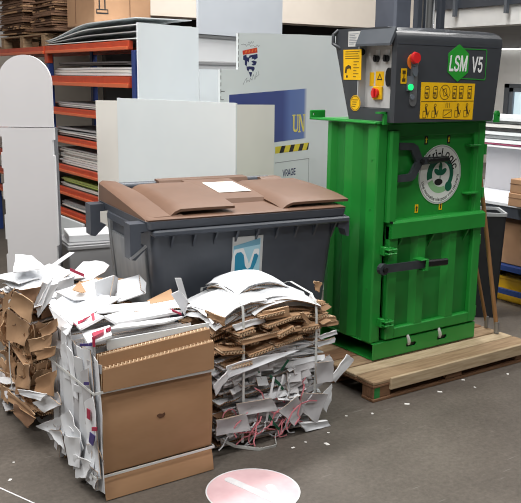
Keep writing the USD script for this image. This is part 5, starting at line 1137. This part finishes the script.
# printed board
t = thing("printed_board", "large white board with a face emblem and a blue printed field", "board", (2.872, 4.743, 0), AN)
outline = [(0, 0), (1.80, 0), (1.80, 2.09), (0.975, 2.07), (0.197, 2.043), (0.197, 1.803), (0, 1.797)]
part(t, "board", prism_y(outline, 0, 0.015), "board_white")
def pp(name, poly, look, lift=0.0, s=0.0, z=0.0, label=None): return part(t, name, face_front(extr(poly, 0.0008) if hasattr(poly, "geom_type") else poly, s, -lift, z), look, label=label)
bl = pp("blue_field", Polygon([(0.10, 1.634), (1.09, 1.672), (1.09, 1.292), (0.662, 1.284), (0.10, 1.28)]), "blue_print", label="blue printed field with gold letters")
def serif(x, y, w=0.026): return sbox(x - w / 2, y - 0.003, x + w / 2, y + 0.003)
U_ = sbox(-0.030, -0.025, -0.016, 0.058).union(sbox(0.022, -0.02, 0.029, 0.058)).union(Point(-0.0005, -0.025).buffer(0.0295, quad_segs=10).difference(Point(0.003, -0.022).buffer(0.0195, quad_segs=10)).difference(sbox(-0.1, -0.024, 0.1, 0.1))).union(serif(-0.023, 0.058, 0.034)).union(serif(0.0255, 0.058))
N_ = sbox(-0.030, -0.055, -0.023, 0.058).union(sbox(0.024, -0.055, 0.031, 0.058)).union(Polygon([(-0.030, 0.058), (-0.014, 0.058), (0.031, -0.055), (0.017, -0.055)])).union(serif(-0.0265, -0.055)).union(serif(0.0275, 0.058)).union(serif(-0.028, 0.058))
pp("gold_letter", extr(affinity.scale(U_, 1.18, 1.12, origin=(0, 0)).buffer(0.0015), 0.0008), "gold_text", 0.001, 0.938, 1.408)
pp("gold_letter", extr(affinity.scale(N_, 1.18, 1.12, origin=(0, 0)).buffer(0.0015), 0.0008), "gold_text", 0.001, 1.024, 1.408)
hz = Polygon([(0.665, 1.20), (1.125, 1.20), (1.14, 1.255), (0.665, 1.25)])
pp("hazard_stripe", hz, "hazard_yellow")
for s in (0.72, 0.85, 0.98, 1.10):
    pp("black_bar", Polygon([(s, 1.20), (s + 0.055, 1.20), (s + 0.085, 1.252), (s + 0.03, 1.252)]).intersection(hz), "ink_black", 0.001)
pp("fold_line", sbox(0.665, 1.128, 1.146, 1.1325), "pencil_grey")
pp("fold_line", sbox(1.141, 0.30, 1.146, 1.13), "pencil_grey")
pp("lettering", text("VRAGE", 0.05, 0.0008, True, 0.8), "emblem_navy", 0.0, 0.86, 1.045)
for z in np.arange(1.42, 1.79, 0.045):
    pp("slot_mark", sbox(0.006, z, 0.011, z + 0.026), "slot_dark")
for z in np.arange(1.82, 2.03, 0.04):
    pp("slot_mark", sbox(0.203, z, 0.208, z + 0.024), "slot_dark")
pp("slot_mark", sbox(0.01, 1.655, 0.05, 1.66), "slot_dark"); pp("slot_mark", sbox(0.01, 1.60, 0.04, 1.605), "slot_dark")
# emblem: red and orange cap over a navy face in patches, thin script above and below
E0, EZ = 0.333, 1.872
def em(name, pts, look, lift=0.0): pp(name, affinity.scale(Polygon(pts).buffer(0.001), 1, 0.66, origin=(0, 0)), look, lift, E0, EZ)
em("emblem_cap", [(-0.078, 0.045), (-0.082, 0.085), (0.085, 0.125), (0.092, 0.075)], "emblem_red")
for k in range(4):
    x = -0.055 + k * 0.038; em("emblem_flash", [(x, 0.06 + k * .008), (x + 0.012, 0.09 + k * .008), (x + 0.02, 0.088 + k * .008), (x + 0.012, 0.062 + k * .008)], "emblem_orange", 0.001)
em("emblem_face", [(-0.075, 0.035), (-0.04, 0.045), (-0.035, 0.02), (-0.01, 0.02), (0.0, 0.04), (0.09, 0.06), (0.095, 0.02), (0.06, 0.0), (0.04, 0.012), (0.025, 0.005), (0.03, 0.03), (-0.005, 0.012), (-0.012, -0.03), (-0.03, -0.012), (-0.035, -0.07), (-0.055, -0.055), (-0.055, -0.012), (-0.075, -0.005)], "emblem_navy")
em("emblem_face", [(0.02, -0.02), (0.045, -0.01), (0.085, -0.02), (0.07, -0.055), (0.04, -0.06), (0.025, -0.048), (0.05, -0.038)], "emblem_navy")
em("emblem_face", [(-0.035, -0.075), (0.0, -0.07), (0.055, -0.075), (0.06, -0.095), (0.04, -0.125), (0.02, -0.10), (-0.005, -0.10), (-0.015, -0.125), (-0.03, -0.105)], "emblem_navy")
em("emblem_face", [(-0.008, -0.13), (0.03, -0.13), (0.022, -0.165), (0.014, -0.18)], "emblem_navy")
r5 = random.Random(5)
for x0, x1, y0, n in ((-0.10, 0.115, 0.094, 22), (-0.02, 0.045, 0.116, 7)):
    pp("script_mark", stroke([(x0 + (x1 - x0) * i / n, y0 + r5.uniform(-0.008, 0.008)) for i in range(n + 1)], 0.0028), "pencil_grey", 0.0, E0, EZ)
pp("script_mark", affinity.translate(stroke([(-0.075, -0.235), (-0.05, -0.205), (-0.03, -0.19), (-0.035, -0.22), (-0.02, -0.205), (0.0, -0.215), (0.01, -0.19), (0.03, -0.205), (0.045, -0.165), (0.065, -0.20), (0.085, -0.15), (0.075, -0.185), (0.115, -0.165), (0.10, -0.14)], 0.003), 0, 0.065), "pencil_grey", 0.0, E0, EZ)
panel("cream_board", 2.945, 4.705, AN, 0.505, 1.572, "board_cream", "cream board leaning in front of the blue printed field", th=0.012, tr=-0.012)

# ================================================================== BROOM SHAFTS
for (a, b, r0, lab) in (((4.185, 3.40, BZ + 0.03), (4.035, 3.57, 1.5), 0.014, "longer wooden broom shaft leaning against the baler's right side"), ((4.225, 3.52, BZ + 0.03), (4.04, 3.62, 1.0), 0.011, "shorter wooden shaft leaning behind the longer one beside the baler")):
    t = thing("broom_shaft", lab, "broom shaft", a)
    part(t, "shaft", t.local(rod(a, b, r0, 12, r0 * 0.92)), "shaft_wood", 40)
    part(t, "ferrule", t.local(rod(np.add(a, (0, 0, -0.027)), np.add(a, (-0.003, 0, 0.05)), r0 * 1.25, 12)), "silver", 40)

# ================================================================== RIGHT BACKGROUND
t = thing("waste_bin", "black plastic bin beside the baler, behind the broom shafts", "bin", (4.79, 4.08, 0), math.radians(-38))
part(t, "body", minus(loft([(0.0, 0.105, -0.13, 0.13, 0.02), (0.78, 0.13, -0.15, 0.15, 0.02)]), loft([(0.02, 0.095, -0.12, 0.12, 0.02), (0.9, 0.12, -0.14, 0.14, 0.02)])), "black_bin", 35)
part(t, "liner_rim", minus(loft([(0.775, 0.135, -0.155, 0.155, 0.02), (0.80, 0.135, -0.155, 0.155, 0.02)]), loft([(0.7, 0.12, -0.14, 0.14, 0.02), (0.9, 0.12, -0.14, 0.14, 0.02)])), "grey_print", 35, "folded pale liner over the rim")
t = thing("work_table", "white-topped work table at the right edge behind the baler", "table", (5.45, 4.55, 0))
TX0, TX1, TY0, TY1 = -0.32, 0.75, -1.1, 1.3
part(t, "tabletop", b3(TX0, TX1, TY0, TY1, 0.785, 0.815, 0.004), "table_white")
part(t, "table_apron", minus(b3(TX0 + 0.01, TX1 - 0.01, TY0 + 0.01, TY1 - 0.01, 0.70, 0.785), b3(TX0 + 0.04, TX1 - 0.04, TY0 + 0.04, TY1 - 0.04, 0.6, 0.8)), "steel_dark")
for x in (TX0 + 0.03, TX1 - 0.08):
    for y in (TY0 + 0.03, TY1 - 0.08):
        part(t, "leg", b3(x, x + 0.05, y, y + 0.05, 0, 0.70), "steel_dark")
part(t, "lower_rail", cat(b3(TX0 + 0.03, TX0 + 0.06, TY0 + 0.08, TY1 - 0.08, 0.27, 0.31), b3(TX0 + 0.03, TX0 + 0.06, TY0 + 0.08, TY1 - 0.08, 0.08, 0.12)), "trolley_blue", label="blue rails under the table")
part(t, "lower_shelf", b3(TX0 + 0.06, TX1 - 0.06, TY0 + 0.08, TY1 - 0.08, 0.30, 0.31), "trolley_blue")
solo("brown_carton", cat(b3(-0.22, 0.22, -0.6, 0.35, 0, 0.34, 0.006)), "carton_brown", "brown carton on the shelf under the white work table", "carton", loc=(5.44, 4.5, 0.313))
for k, (lab, z0, dz, dx) in enumerate((("lower of the two brown cartons on the white table", 0.815, 0.10, 0.0), ("upper of the two brown cartons on the white table", 0.916, 0.105, 0.012))):
    t = thing("table_carton", lab, "carton", (5.16 + dx, 3.93, z0), 0, "two brown cartons on the table")
    part(t, "body", b3(-0.13, 0.13, -0.25, 0.14, 0, dz, 0.004), "carton_brown")
    part(t, "lid_seam", b3(-0.132, 0.132, -0.252, 0.142, dz * 0.62, dz * 0.66), "kraft_hole")
for k, (lab, y0, y1, x, lk) in enumerate((("left pale grey carton on the white table under the stacked boards", 4.50, 4.90, 5.90, "carton_grey"), ("right pale grey carton on the white table under the stacked boards", 3.85, 4.47, 5.90, "carton_grey"))):
    solo("grey_carton", b3(-0.18, 0.26, y0 - 4.5, y1 - 4.5, 0, 0.37, 0.005), lk, lab, "carton", "grey cartons under the boards", loc=(x, 4.5, 0.815))
zz = 1.186
for k, (th, lk, lab, x0) in enumerate(((0.014, "board_white", "lowest white board on the grey cartons by the window", 5.35), (0.012, "magenta_board", "pink-edged board in the stack by the window", 5.38), (0.03, "board_white", "thick white board above the pink one by the window", 5.36), (0.03, "board_grey", "lower grey board in the stack by the window", 5.40), (0.028, "board_blue", "pale blue board between two darker ones by the window", 5.37), (0.026, "board_dark", "upper black board in the stack by the window", 5.42), (0.03, "board_cream", "cream board near the top of the stack by the window", 5.38), (0.022, "board_grey", "grey board under the top one by the window", 5.42), (0.03, "board_blue", "top silvery board of the stack by the window", 5.36))):
    m, e = sheet(0.62, 1.5, th * 0.92, 3, 7, 50 + k, amp=0.003, freq=2)
    solo("stacked_board", m, lk, lab, "board", "boards stacked on the grey cartons", True, e, loc=(x0 + 0.58, 4.6 + 0.05 * math.sin(k * 2.1), zz + th / 2 + 0.003)); zz += th + 0.004
t = thing("yellow_crate", "yellow plastic crate on the floor at the right edge", "crate", (5.34, 4.22, 0))
part(t, "shell", minus(b3(-0.1, 0.1, -0.2, 0.16, 0, 0.2, 0.01), b3(-0.08, 0.08, -0.18, 0.14, 0.02, 0.3)), "crate_yellow")
part(t, "crate_rim", minus(b3(-0.11, 0.11, -0.21, 0.17, 0.18, 0.205, 0.004), b3(-0.08, 0.08, -0.18, 0.14, 0.1, 0.3)), "crate_yellow")

# ================================================================== FLOOR STICKER AND SCRAPS
t = thing("floor_sticker", "round pink floor sticker with a white tick mark", "floor sticker", (1.803, 2.70, 0))
part(t, "disc", extr(affinity.scale(Point(0, 0).buffer(1, quad_segs=24), 0.205, 0.205), 0.0015), "disc_pink")
part(t, "disc_edge", extr(Point(0, 0).buffer(0.205, quad_segs=24).difference(Point(0, 0).buffer(0.199, quad_segs=24)), 0.0022), "disc_white")
a = np.array([-0.035, 0.14]); b = np.array([0.045, -0.158]); c = np.array([0.082, -0.012])
from shapely.geometry import LineString
part(t, "tick_mark", extr(LineString([a, b, c]).buffer(0.020, cap_style="round", join_style="mitre"), 0.003), "disc_white")
r6 = random.Random(6)
SCR = [(3.593, 3.135, .022, "beside the pallet's front, farthest right of the pair"), (3.336, 3.077, .03, "in front of the pallet's middle"), (3.56, 3.02, .016, "tiny one in front of the pallet"), (3.90, 3.06, .02, "at the right end of the pallet front"), (2.198, 2.946, .02, "by the middle bale's front edge"), (2.288, 2.965, .014, "right next to the middle bale's pink strips"), (2.364, 2.892, .03, "largest one right of the middle bale"), (2.45, 2.99, .014, "small one right of the middle bale"), (2.80, 3.05, .018, "left of the pallet's corner"), (3.05, 3.05, .03, "just in front of the pallet's left end"), (0.955, 3.363, .02, "on the bare floor at the lower left"), (1.02, 3.52, .012, "tiny one on the floor left of the front bale"), (2.66, 3.10, .016, "between the middle bale and the pallet")]
for k, (x, y, s, lab) in enumerate(SCR):
    s *= 0.6
    m, e = sheet(s * 1.5, s, 0.0015, 4, 4, 800 + k, amp=0.002, freq=30, jag=s * 0.25)
    m.vertices[:, 2] -= m.vertices[:, 2].min() - 0.0005
    solo("paper_scrap", m, "scrap_white", "small white paper scrap, " + lab, "scrap", "paper scraps on the floor", True, e, loc=(x, y, 0), rz=r6.uniform(0, 3))
